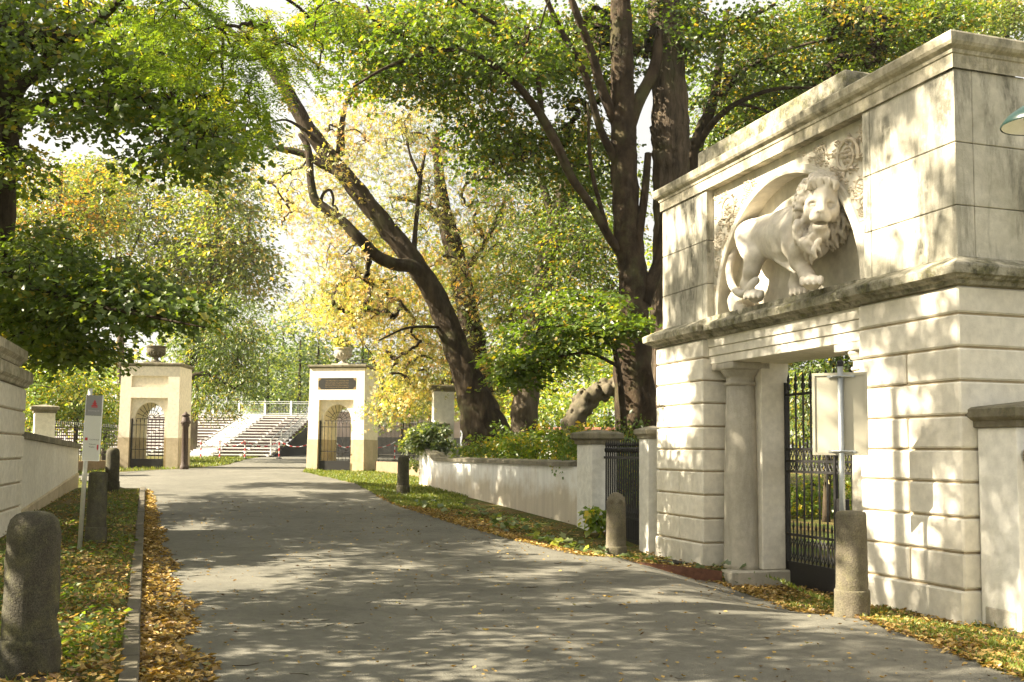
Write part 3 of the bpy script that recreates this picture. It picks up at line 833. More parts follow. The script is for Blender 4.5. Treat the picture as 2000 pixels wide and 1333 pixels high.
# mane locks laid over that mass
N_l = 150
for i in range(N_l):
    ph = math.pi * (3 - math.sqrt(5)) * i; cz_ = 1 - 1.35 * (i + .5) / N_l; sr_ = math.sqrt(max(0, 1 - cz_ * cz_))
    ux, uy = math.cos(ph) * sr_, math.sin(ph) * sr_
    A0_, B0_, C0_ = .31 * ux, -.02 + .42 * uy, -.36 + .25 * cz_
    if (A0_ / .185) ** 2 + ((B0_ + .03) / .30) ** 2 < 1 and cz_ > -.2: continue
    p0 = hp(A0_, B0_, C0_)
    ra_ = math.hypot(A0_, B0_) + 1e-6
    o = sd * (A0_ / ra_) + uh * (B0_ / ra_)
    sw = np.cross(fw, o) * rl.uniform(-.07, .07)
    dn = np.array([0, 0, -1.]) * (.05 + .05 * rl.random())
    lock(p0 - o * .02, p0 + o * .06 + fw * .035 + sw * .5, p0 + o * (.06 + .05 * rl.random()) + dn * 1.3 + sw * 1.6, .031 + .010 * rl.random(), .005)
# chest locks hang on whatever surface the eye meets
cnt = 0
while cnt < 130:
    cnt += 1
    x = rl.uniform(1552, 1618); y = rl.uniform(432, 496)
    if x > 1622 - (y - 430) * .42 or x < 1552 + max(0, y - 450) * .75: continue
    for ks in range(110):
        p = lp(x, y, -.75 + .01 * ks)
        if fval(p) < 0: break
    else: continue
    lock(p, p + np.array([-.035, rl.uniform(-.03, .03), -.05]), p + np.array([-.005, rl.uniform(-.06, .06), -.14]), .030 + .012 * rl.random(), .005)
# head
fd.ell(hp(0, .08, -.20), (.20, .235, .24), B, .05)
fd.ell(hp(0, .12, -.06), (.12, .19, .12), B, .06)
fd.cap(hp(0, .13, .00), hp(0, -.08, .19), .070, .060, .05)
fd.ell(hp(0, -.135, .10), (.125, .10, .15), B, .05)
for s in (1, -1):
    fd.ell(hp(.064 * s, -.165, .15), (.072, .066, .085), B, .025)
    fd.cap(hp(.045 * s, .075, .055), hp(.15 * s, .045, -.02), .036, .042, .03)
    fd.ell(hp(.142 * s, -.075, -.05), (.085, .14, .12), B, .06)
    fd.ell(hp(.115 * s, .0, .062), (.056, .040, .062), B, .02, True)
    fd.ell(hp(.112 * s, -.002, .012), (.040, .026, .036), B, .006)
    fd.cap(hp(.062 * s, .008, .055), hp(.165 * s, .012, -.005), .013, .014, .010)
    fd.cap(hp(.065 * s, -.030, .05), hp(.155 * s, -.034, .0), .011, .012, .012)
fd.ell(hp(0, -.285, .07), (.095, .072, .13), B, .03)
fd.ell(hp(0, -.325, .05), (.075, .07, .09), B, .04)
fd.ell(hp(0, -.235, .19), (.098, .024, .13), B, .010, True)
fd.ell(hp(0, -.088, .235), (.064, .036, .04), B, .012)
for s in (1, -1):
    fd.ell(hp(.030 * s, -.105, .275), (.018, .014, .03), B, .006, True)
    fd.cap(hp(.058 * s, -.218, .18), hp(.058 * s, -.252, .185), .013, .004, .006)
fd.ell(hp(0, -.15, .26), (.006, .045, .03), B, .008, True)
for row in range(3):   # curls of the forelock
    for k in range(8 - row):
        a = -1.15 + (k + .5 * row) * .32
        p0 = hp((.19 - .01 * row) * math.sin(a), .205 + .085 * math.cos(a) + .04 * row, -.02 - .07 * row)
        lock(p0 - uh * .02, p0 + uh * .05 + fw * .045, p0 - uh * .045 + fw * .06 + sd * rl.uniform(-.04, .04), .034, .006)
for k in range(9):   # beard
    p0 = hp(-.10 + .025 * k, -.35 + .02 * abs(k - 4) / 4, .04)
    lock(p0, p0 - uh * .05 + fw * .03, p0 - uh * .12 + sd * rl.uniform(-.02, .02), .032, .010)
V, Q = fd.nets()
lion_me = np_mesh('stone_lion', V, Q.ravel(), np.full(len(Q), 4), M['lion'], smooth=True)
lion = thing('lion_statue', 'carved stone lion striding out of the arched niche above the gate opening', 'statue', (GP0[0], GP0[1], 0), GAZ)
link('lion_body', lion_me, lion)
rk = Field((-.2, 4.05, 3.45), (.68, 4.95, 4.2), 0.03)
for (x, y, d, r) in ((1440, 597, .25, .13), (1447, 603, .15, .11), (1437, 582, .4, .14), (1452, 606, .10, .08), (1441, 570, .45, .10), (1460, 596, .25, .1), (1436, 590, .33, .12)):
    rk.ell(lp(x, y, d), (r, r, r * 1.15), None, .04)
V, Q = rk.nets()
link('rock_base', np_mesh('rock_base', V, Q.ravel(), np.full(len(Q), 4), M['lion'], smooth=True), lion)
# ------------------------------------------------------------------ wall and pillar to the right of the gate
def pillar_mesh(parent, sx, sy, z0, z1, m_body, m_cap, ov=0.06, caph=0.20, name='shaft'):
    MB().box(-sx / 2, sx / 2, -sy / 2, sy / 2, z0, z1 - caph, 0.006).build(name, m_body, parent)
    prof_c = [(0.0, z1 - caph), (ov * .35, z1 - caph + .01), (ov * .4, z1 - caph * .68), (ov * .75, z1 - caph * .6), (ov, z1 - caph * .5), (ov, z1 - caph * .15), (ov * .6, z1 - .01)]
    r = mitre([(sx / 2, -sy / 2), (-sx / 2, -sy / 2), (-sx / 2, sy / 2), (sx / 2, sy / 2), (sx / 2, -sy / 2)])
    # closed loop with mitred corners
    cs = [(-1, -1), (-1, 1), (1, 1), (1, -1)]
    loop = [(a * sx / 2, b_ * sy / 2, a, b_) for a, b_ in cs]
    cp = MB().sweep(prof_c, loop, closed=True)
    e = ov * .6
    cp.add([(-sx / 2 - e, -sy / 2 - e, z1 - .01), (sx / 2 + e, -sy / 2 - e, z1 - .01), (sx / 2 + e, sy / 2 + e, z1 - .01), (-sx / 2 - e, sy / 2 + e, z1 - .01), (0, 0, z1 + .05)], [(0, 1, 4), (1, 2, 4), (2, 3, 4), (3, 0, 4)])
    cp.build('cap', m_cap, parent)
def gloc(d, t, z=0): return (GP0[0] + gN[0] * d + gU[0] * t, GP0[1] + gN[1] * d + gU[1] * t, z)
wp = thing('wall_pillar', 'white plastered pillar with weathered stone cap abutting the right end of the lion gate', 'pillar', gloc(0.19 + .35, -0.265), GAZ)
pillar_mesh(wp, 0.70, 0.50, -0.4, 2.10, M['white'], M['cap'], 0.10, 0.22)
MB().box(-.36, .36, -.20, .20, -.4, .13, .01).build('base_patch', M['column'], wp)
rw_ = thing('low_wall', 'white wall running towards the viewer from the pillar right of the lion gate', 'wall', gloc(0.45, -0.52), GAZ)
MB().box(-.15, .15, -6.0, 0, -.4, 1.55).build('wall_face', M['white'], rw_)
MB().box(-.21, .21, -6.0, 0, 1.55, 1.67, .02).build('coping', M['grey_cap'], rw_)

# ------------------------------------------------------------------ small pillar, spear fence and larger pillar left of the gate
sp = thing('fence_pillar', 'narrow white pillar with stone cap squeezed against the left end of the lion gate', 'pillar', gloc(0.14, 7.30), GAZ)
pillar_mesh(sp, 0.36, 0.36, -0.3, 2.02, M['white'], M['grey_cap'], 0.07, 0.18)
W0 = np.array([1.33, 19.7]); W1 = np.array([-2.83, 31.6])
wd = (W1 - W0) / np.linalg.norm(W1 - W0); WAZ = math.atan2(-wd[0], wd[1]); wnrm = np.array([wd[1], -wd[0]])
P2 = W0 + wd * -0.30 + wnrm * .2
bp = thing('fence_pillar', 'white square pillar with broad mossy cap at the near end of the white garden wall', 'pillar', (P2[0], P2[1], 0), WAZ)
pillar_mesh(bp, 0.50, 0.72, -0.2, 2.0, M['white'], M['cap'], 0.10, 0.24)
# spear fence between them
fa = np.array(gloc(0.16, 7.49)[:2]); fb = P2 - wd * .37
fdv = fb - fa; fl_ = np.linalg.norm(fdv); fdv /= fl_; faz = math.atan2(-fdv[0], fdv[1])
sf = thing('spear_fence', 'black iron spear fence panel between the two white pillars left of the lion gate', 'fence', (fa[0], fa[1], -0.02), faz)
def spear(r, h, h2):
    mb = MB(); mb.tube([(0, 0, .05), (0, 0, h - .16)], r, 6)
    mb.lathe([(r, h - .20), (r * 2.1, h - .18), (r * 2.3, h - .13), (r, h - .10), (r * 1.7, h - .06), (.001, h + .04)], 6)
    return mb.mesh('bar', M['iron'])
SB = spear(0.016, 1.83, 0); SS = MB().tube([(0, 0, .05), (0, 0, .55)], .011, 5).lathe([(.011, .54), (.024, .58), (.001, .68)], 5).mesh('short_bar', M['iron'])
nfb = 19
for i in range(nfb):
    link('bar', SB, sf, (0, .07 + (fl_ - .14) * i / (nfb - 1), 0))
for i in range(nfb - 1):
    link('short_bar', SS, sf, (0, .07 + (fl_ - .14) * (i + .5) / (nfb - 1), 0))
for z in (.10, .48, 1.54):
    MB().box(-.014, .014, -.02, fl_ + .02, z - .022, z + .022).build('rail', M['iron'], sf)

# ------------------------------------------------------------------ white garden wall with coping
gw = thing('garden_wall', 'low white limewashed garden wall with stained lower half and stone coping along the verge', 'wall', (W0[0], W0[1], 0), WAZ)
wl = float(np.linalg.norm(W1 - W0))
mb = MB(); nseg = 24
def wtop(u): return 1.33 if u < wl - 1.9 else 1.33 + 0.40 * sstep(wl - 1.9, wl - .3, u)
for i in range(nseg):
    a, b_ = wl * i / nseg, wl * (i + 1) / nseg
    za, zb = float(wtop(a)), float(wtop(b_))
    mb.add([(-.0, a, -.3), (-.0, b_, -.3), (0, b_, zb), (0, a, za), (.34, a, -.3), (.34, b_, -.3), (.34, b_, zb), (.34, a, za)], [(0, 1, 2, 3)[::-1], (4, 5, 6, 7), (3, 2, 6, 7)[::-1]])
mb.add([(0, wl, -.3), (.34, wl, -.3), (.34, wl, float(wtop(wl))), (0, wl, float(wtop(wl)))], [(0, 1, 2, 3)])
# limewash with brown splash stains rising from the ground
m, nt, b = new_mat('stained_limewash'); L = nt.links
p = geo_pos(nt); sep = N_(nt, 'ShaderNodeSeparateXYZ'); L.new(p, sep.inputs[0])
n1 = noise(nt, 1.6, 6, 0.65, p); n2 = noise(nt, 18, 5, 0.6, p)
ps = geo_pos(nt, (6, 6, .5)); n3 = noise(nt, 1, 6, .6, ps)
ma = N_(nt, 'ShaderNodeMath', operation='MULTIPLY_ADD'); L.new(n1.outputs[0], ma.inputs[0]); ma.inputs[1].default_value = 1.5; ma.inputs[2].default_value = .42
sb = N_(nt, 'ShaderNodeMath', operation='SUBTRACT'); L.new(ma.outputs[0], sb.inputs[0]); L.new(sep.outputs[2], sb.inputs[1])
rs = ramp(nt, [(0.0, 0.0), (0.5, 0.68)]); L.new(sb.outputs[0], rs.inputs[0])
c = mixc(nt, rs.outputs[0], (0.84, 0.83, 0.79), (0.46, 0.37, 0.24))
r3 = ramp(nt, [(0.4, 1.03), (0.7, 0.86)]); L.new(n3.outputs[0], r3.inputs[0])
c = mixc(nt, 1.0, c, r3.outputs[0], 'MULTIPLY')
L.new(c, b.inputs['Base Color']); b.inputs['Roughness'].default_value = .9; b.inputs['Specular IOR Level'].default_value = .2
bump(nt, b, n2.outputs[0], .3, .015)
M['limewash'] = m
mb.build('wall_face', m, gw)
ncp = 13
for i in range(ncp):
    a, b_ = .36 + (wl - .36) * i / ncp, .36 + (wl - .36) * (i + 1) / ncp - .008
    za, zb = float(wtop(a)), float(wtop(b_))
    q = MB(); h0 = .0
    vs = []
    for (y, z) in ((a, za), (b_, zb)):
        vs += [(-.06, y, z + .002), (-.06, y, z + .085), (.17, y, z + .125), (.40, y, z + .085), (.40, y, z + .002)]
    q.add(vs, [(i_, (i_ + 1) % 5, 5 + (i_ + 1) % 5, 5 + i_) for i_ in range(5)] + [(4, 3, 2, 1, 0), (5, 6, 7, 8, 9)])
    q.build('coping_stone', M['grey_cap'], gw)

# tall pillar at the far end of the garden wall
tp = at(861, 890, 33.0)
pl = thing('gate_pillar', 'tall white square pillar with flat cap rising beside the ivy at the far end of the garden wall', 'pillar', (tp[0] + .05, tp[1], 0), WAZ * .5)
pillar_mesh(pl, 0.66, 0.66, 0.3, 3.72, M['white'], M['cap'], 0.10, 0.20)
sh = MB().box(-.36, .12, -.43, -.335, 2.05, 2.42, .01); sh.build('wall_box', mat_simple('weathered_wood_box', (.38, .26, .13), .8), pl)
MB().box(-.42, .18, -.52, -.332, 2.43, 2.50, .01).build('box_roof', M['cap'], pl)

# ------------------------------------------------------------------ left wall, left rusticated pier and small pillar
A0 = np.array([-8.62, 17.9]); A1 = np.array([-11.42, 27.1])
ad_ = (A1 - A0) / np.linalg.norm(A1 - A0); AAZ = math.atan2(-ad_[0], ad_[1]); alen = float(np.linalg.norm(A1 - A0))
lw = thing('garden_wall', 'shaded pale wall with dark sloping coping behind the left bollards', 'wall', (A0[0], A0[1], 0), AAZ)
mb = MB()
mb.add([(0, 0, -.2), (0, alen, .3), (0, alen, 1.60), (0, 0, 1.78), (-.35, 0, -.2), (-.35, alen, .3), (-.35, alen, 1.60), (-.35, 0, 1.78)], [(0, 1, 2, 3), (7, 6, 5, 4), (3, 2, 6, 7), (1, 5, 6, 2), (0, 3, 7, 4)])
mb.build('wall_face', M['plaster'], lw)
MB().add([(.03, 0, -.2), (.03, alen, .3), (.03, alen, .95), (.03, 0, .42), (0, 0, .45), (0, alen, .98)], [(0, 1, 2, 3), (3, 2, 5, 4)]).build('plinth', M['far_base'], lw)
for i in range(9):
    a, b_ = alen * i / 9, alen * (i + 1) / 9 - .01
    za, zb = 1.782 - .18 * a / alen, 1.782 - .18 * b_ / alen
    vs = []
    for (y, z) in ((a, za), (b_, zb)): vs += [(.07, y, z), (.07, y, z + .12), (-.17, y, z + .17), (-.42, y, z + .12), (-.42, y, z)]
    MB().add(vs, [(i_, (i_ + 1) % 5, 5 + (i_ + 1) % 5, 5 + i_) for i_ in range(5)] + [(4, 3, 2, 1, 0), (5, 6, 7, 8, 9)]).build('coping_stone', M['cap'], lw)
q = at(46, 840, 17.6)
lp_ = thing('rusticated_pier', 'cream rusticated stone pier with stepped cornice cut off by the left edge', 'pier', (q[0] + .02, q[1], 0), AAZ)
cc = [(-0.3, .62, 0), (.62, 1.02, 0), (1.02, 1.42, 0), (1.42, 1.82, 0), (1.82, 2.22, 0), (2.22, 2.62, 0)]
MB().box(-1.97, -.035, -3.2, -.035, -.3, 2.62).build('pier_core', M['joint'], lp_)
for z0, z1, _ in cc:
    MB().box(-2.0, .0, -3.2, 0.0, z0 + .014, z1 - .014, .02).build('stone_block', M['plaster'], lp_)
sprof = [(0, 2.62), (.03, 2.64), (.04, 2.68), (.07, 2.70), (.09, 2.73), (.09, 2.88), (.05, 2.91), (-.2, 2.95)]
MB().sweep(sprof, [(0, -3.2, 1, 0), (0, 0, 1, 1), (-2, 0, 0, 1)][::-1]).box(-1.8, -.1, -3.2, -.15, 2.62, 2.94).build('lower_cornice', M['cornice'], lp_)
hprof = [(0, 2.94), (.02, 3.0), (.06, 3.04), (.08, 3.07), (.08, 3.20), (-.1, 3.27)]
MB().sweep(hprof, [(.02, -3.2, 1, 0), (.02, -.75, 1, 1), (-2, -.75, 0, 1)][::-1]).box(-1.9, 0.0, -3.2, -.76, 2.94, 3.26).build('upper_cornice', M['cornice'], lp_)
q = at(84, 880, 34.0)
p9 = thing('fence_pillar', 'squat white pillar with dark flat cap behind the left wall', 'pillar', (q[0], q[1], 0), R(28))
pillar_mesh(p9, 0.62, 0.62, 0.3, 3.0, M['plaster'], M['cap'], 0.12, 0.24)

# ------------------------------------------------------------------ stone bollards
def bollard(name, label, px, py, Y, h, r, mat, dome, rz=0, z=None, tilt=0):
    q = at(px, py, Y); z = float(gz(q[0], q[1])) if z is None else z
    o = thing(name, label, 'bollard', (q[0], q[1], z), rz, 'stone bollards along the road')
    if dome == 'round': top = [(r * .93, h - .10), (r * .86, h - .055), (r * .66, h - .02), (r * .35, h)]
    elif dome == 'flat': top = [(r * .96, h - .05), (r * .90, h - .02), (r * .60, h - .008), (r * .3, h - .004)]
    else: top = [(r * .97, h - .14), (r * .86, h - .08), (r * .58, h - .03), (r * .2, h)]
    rb = np.random.default_rng(int(px))
    def rough(mb, amp):
        V = np.array(mb.v); a = np.arctan2(V[:, 1], V[:, 0])
        k = 1 + amp * (vnoise_(a * 2.2 + 40, V[:, 2] * 7 + px) - .5) * 2 + amp * 1.2 * (vnoise_(a * 6 + 40, V[:, 2] * 22 + px) - .5)
        chip = np.clip(vnoise_(a * 3 + 20, V[:, 2] * 9 + px * .3) - .80, 0, 1) * .9
        k = k - chip
        mb.v = [(x * k_, y * k_, z_) for (x, y, z_), k_ in zip(mb.v, k)]; return mb
    rough(MB().lathe([(r * 1.14, -.25), (r * 1.13, .05), (r * 1.13, .12), (r * 1.12, .19), (r * 1.12, .235), (r * 1.08, .252)], 32, wob=.015), .012).build('base', M[mat], o, True)
    mid = [(r * (1.02 - .05 * i / 12), .26 + (h - .40) * i / 12) for i in range(13)]
    s_ = rough(MB().lathe([(r * 1.02, .24)] + mid + top, 32, wob=.015), .011).build('shaft', M[mat], o, True)
    return o
_nb = np.random.default_rng(9).random((64, 64))
def vnoise_(x, y):
    xi, yi = np.floor(x).astype(int), np.floor(y).astype(int); fx, fy = x - xi, y - yi
    fx, fy = fx * fx * (3 - 2 * fx), fy * fy * (3 - 2 * fy)
    g = lambda a, b_: _nb[a % 64, b_ % 64]
    return (g(xi, yi) * (1 - fx) + g(xi + 1, yi) * fx) * (1 - fy) + (g(xi, yi + 1) * (1 - fx) + g(xi + 1, yi + 1) * fx) * fy
bollard('bollard', 'big dark mossy stone bollard in the left foreground', 55, 1318, 6.9, 1.08, .172, 'dark_granite', 'round')
bollard('bollard', 'dark stone bollard right behind the information sign pole', 187, 1054, 15.2, 1.06, .136, 'dark_granite', 'flat', .4)
bollard('bollard', 'dark round topped bollard near the left iron fence', 218, 961, 25.6, 1.08, .165, 'dark_granite', 'round', .8)
sb_ = bollard('bollard', 'rough grey bollard under the sign beside the gate opening', 1665, 1196, 10.40, 1.04, .155, 'granite', 'flat', .2)
bollard('bollard', 'tall brown stone bollard with domed top before the spear fence', 1203, 1073, 15.5, 1.05, .148, 'granite', 'dome', .5)
bollard('bollard', 'slim dark bollard standing alone on the sunny grass before the garden wall', 787, 962, 27.3, 1.05, .155, 'dark_granite', 'round', .1)

# ------------------------------------------------------------------ road sign seen from behind, its pole behind the bollard top
q = at(1648, 1190, 10.62)
rs_ = thing('road_sign', 'blank grey back of a road sign on a galvanised pole behind the bollard', 'road sign', (q[0], q[1], float(gz(q[0], q[1]))), R(-29))
zb = rs_.location.z
MB().tube([(0, 0, 0), (0, 0, 2.56 - zb)], .030, 14).build('pole', M['galv'], rs_, True)
MB().lathe([(.032, 2.52 - zb), (.034, 2.57 - zb), (.02, 2.585 - zb)], 12).build('pole_cap', M['black'], rs_)
pt_ = MB().box(-.30, .26, .050, .056, 1.60 - zb, 2.46 - zb)
plate = pt_.build('plate', M['sign_back'], rs_)
fr = MB()
for a in ((-.30, -.272), (.232, .26)): fr.box(a[0], a[1], .036, .050, 1.60 - zb, 2.46 - zb)
for a in ((1.60, 1.628), (2.432, 2.46)): fr.box(-.272, .232, .036, .050, a[0] - zb, a[1] - zb)
fr.build('rim', M['sign_back'], rs_)
for z in (1.64, 2.42):
    c_ = MB().tube([(-.10, .035, z - zb), (-.05, -.01, z - zb), (0, -.036, z - zb), (.05, -.01, z - zb), (.10, .035, z - zb)], .012, 6)
    c_.box(-.14, .14, .028, .040, z - .012 - zb, z + .012 - zb).build('clamp', M['galv'], rs_)

# ------------------------------------------------------------------ information sign on the left
FONT = None
def text_mesh(name, body, size, mat, parent, loc, rot, align='LEFT'):
    cu = bpy.data.curves.new(name, 'FONT'); cu.body = body; cu.size = size; cu.align_x = align; cu.resolution_u = 2; cu.extrude = .001
    ob = bpy.data.objects.new(name + '_tmp', cu); COL.objects.link(ob)
    bpy.context.view_layer.update()
    me = bpy.data.meshes.new_from_object(ob.evaluated_get(bpy.context.evaluated_depsgraph_get()))
    bpy.data.objects.remove(ob); bpy.data.curves.remove(cu)
    me.name = name; me.materials.clear(); me.materials.append(mat)
    o = link(name, me, parent, loc); o.rotation_euler = rot; return o
q = at(155, 1082, 14.3)
iz = float(gz(q[0], q[1]))
ins = thing('information_sign', 'slim park information panel with grey head and red logo on a steel pole', 'sign', (q[0], q[1], iz), R(8))
ins.rotation_euler = (0, R(1.6), R(8))
MB().tube([(0, 0, -.05), (0, 0, 2.44 - iz)], .030, 14).build('pole', M['steel'], ins, True)
M['sign_white'] = mat_simple('sign_white', (.62, .62, .58), .35, 0, .03, 3, 0)
M['sign_grey'] = mat_simple('sign_grey', (.24, .24, .25), .4, 0, .03, 3, 0)
M['sign_red'] = mat_simple('sign_red', (.45, .04, .05), .5, 0, .03, 3, 0)
M['sign_ink'] = mat_simple('sign_ink', (.05, .05, .05), .6, 0, .03, 3, 0)
z0s, z1s, zm = 1.44 - iz, 2.345 - iz, 2.06 - iz
MB().box(-.03, .185, -.062, -.040, z0s, zm - .001).build('panel', M['sign_white'], ins)
MB().box(-.03, .185, -.062, -.040, zm + .001, z1s).build('head_panel', M['sign_grey'], ins)
for x in (-.036, .185):
    MB().box(x, x + .006, -.066, -.036, z0s - .006, z1s + .006).build('panel_edge', M['alu'], ins)
MB().box(-.03, .185, -.066, -.036, z0s - .008, z0s - .001).build('panel_foot', M['alu'], ins)
lg = MB()
for k, (w_, zz) in enumerate(((.018, .20), (.035, .175), (.05, .145))):
    lg.add([(.085 - w_, -.0635, zm + zz - .012), (.085 + w_, -.0635, zm + zz - .012), (.085, -.0635, zm + zz + .025)], [(0, 1, 2)])
lg.box(.045, .125, -.0645, -.0625, zm + .115, zm + .128)
lg.build('logo', M['sign_red'], ins)
rx = (R(90), 0, 0)
text_mesh('lettering', 'Schlosspark', .032, mat_simple('pale_ink', (.45, .45, .45), .6, 0, .03, 3, 0), ins, (.08, -.0635, zm + .06), rx, 'CENTER')
MB().box(-.012, .022, -.0645, -.0625, 1.715 - iz, 1.755 - iz).build('arrow_mark', M['sign_red'], ins)
text_mesh('lettering', 'GÄSTEHAUS', .024, mat_simple('mid_ink', (.22, .22, .22), .6, 0, .03, 3, 0), ins, (.045, -.0635, 1.72 - iz), rx)
text_mesh('lettering', 'Restaurant', .020, M['sign_ink'], ins, (.045, -.0635, 1.66 - iz), rx)
text_mesh('lettering', 'Parkplatz', .020, M['sign_ink'], ins, (.045, -.0635, 1.62 - iz), rx)
MB().add([(.152, -.0635, 1.66 - iz), (.172, -.0635, 1.66 - iz), (.174, -.0635, 1.61 - iz), (.162, -.0635, 1.575 - iz), (.150, -.0635, 1.61 - iz)], [(0, 4, 3, 2, 1)]).build('crest', M['sign_red'], ins)

# ------------------------------------------------------------------ street lamp dish at the right edge
q = at(2004, 232, 8.0)
sl_ = thing('street_lamp', 'green enamel dish of a street lamp poking in at the right edge before the gate', 'lamp', (q[0] + .09, q[1], 0), 0)
M['enamel'] = mat_simple('green_enamel', (.010, .028, .023), .3, 0, .05, 4, 0)
sh = MB().lathe([(.27, q[2] - .055), (.275, q[2] - .045), (.22, q[2] + .03), (.12, q[2] + .10), (.05, q[2] + .14), (.04, q[2] + .2)], 32, capb=False).build('lamp_shade', M['enamel'], sl_, True)
MB().lathe([(.262, q[2] - .05), (.2, q[2] + .02), (.11, q[2] + .085)], 32, capb=False, capt=True).build('reflector', M['alu'], sl_, True)
MB().lathe([(.001, q[2] - .06), (.05, q[2] - .045), (.07, q[2] + .0), (.05, q[2] + .06)], 16).build('bulb', M['sign_white'], sl_, True)
MB().tube([(0, 0, q[2] + .18), (0, 0, q[2] + .42), (.12, 0, q[2] + .56), (.5, 0, q[2] + .6), (.62, 0, q[2] + .5), (.66, 0, q[2] + .2), (.66, 0, -.1)], .035, 8).build('lamp_post', M['enamel'], sl_, True)
# drain grate in the leafy verge
q = gloc(-.28, 5.75)
dg = thing('drain_grate', 'small dark iron drain grate sunk in the leaves before the left pier', 'drain', (q[0], q[1], float(gz(q[0], q[1])) + .012), GAZ)
for k in range(7): MB().box(-.14 + k * .04, -.115 + k * .04, -.2, .2, 0, .02).build('bar', M['iron'], dg)
for y in (-.21, .2): MB().box(-.15, .15, y, y + .012, 0, .02).build('frame_bar', M['iron'], dg)
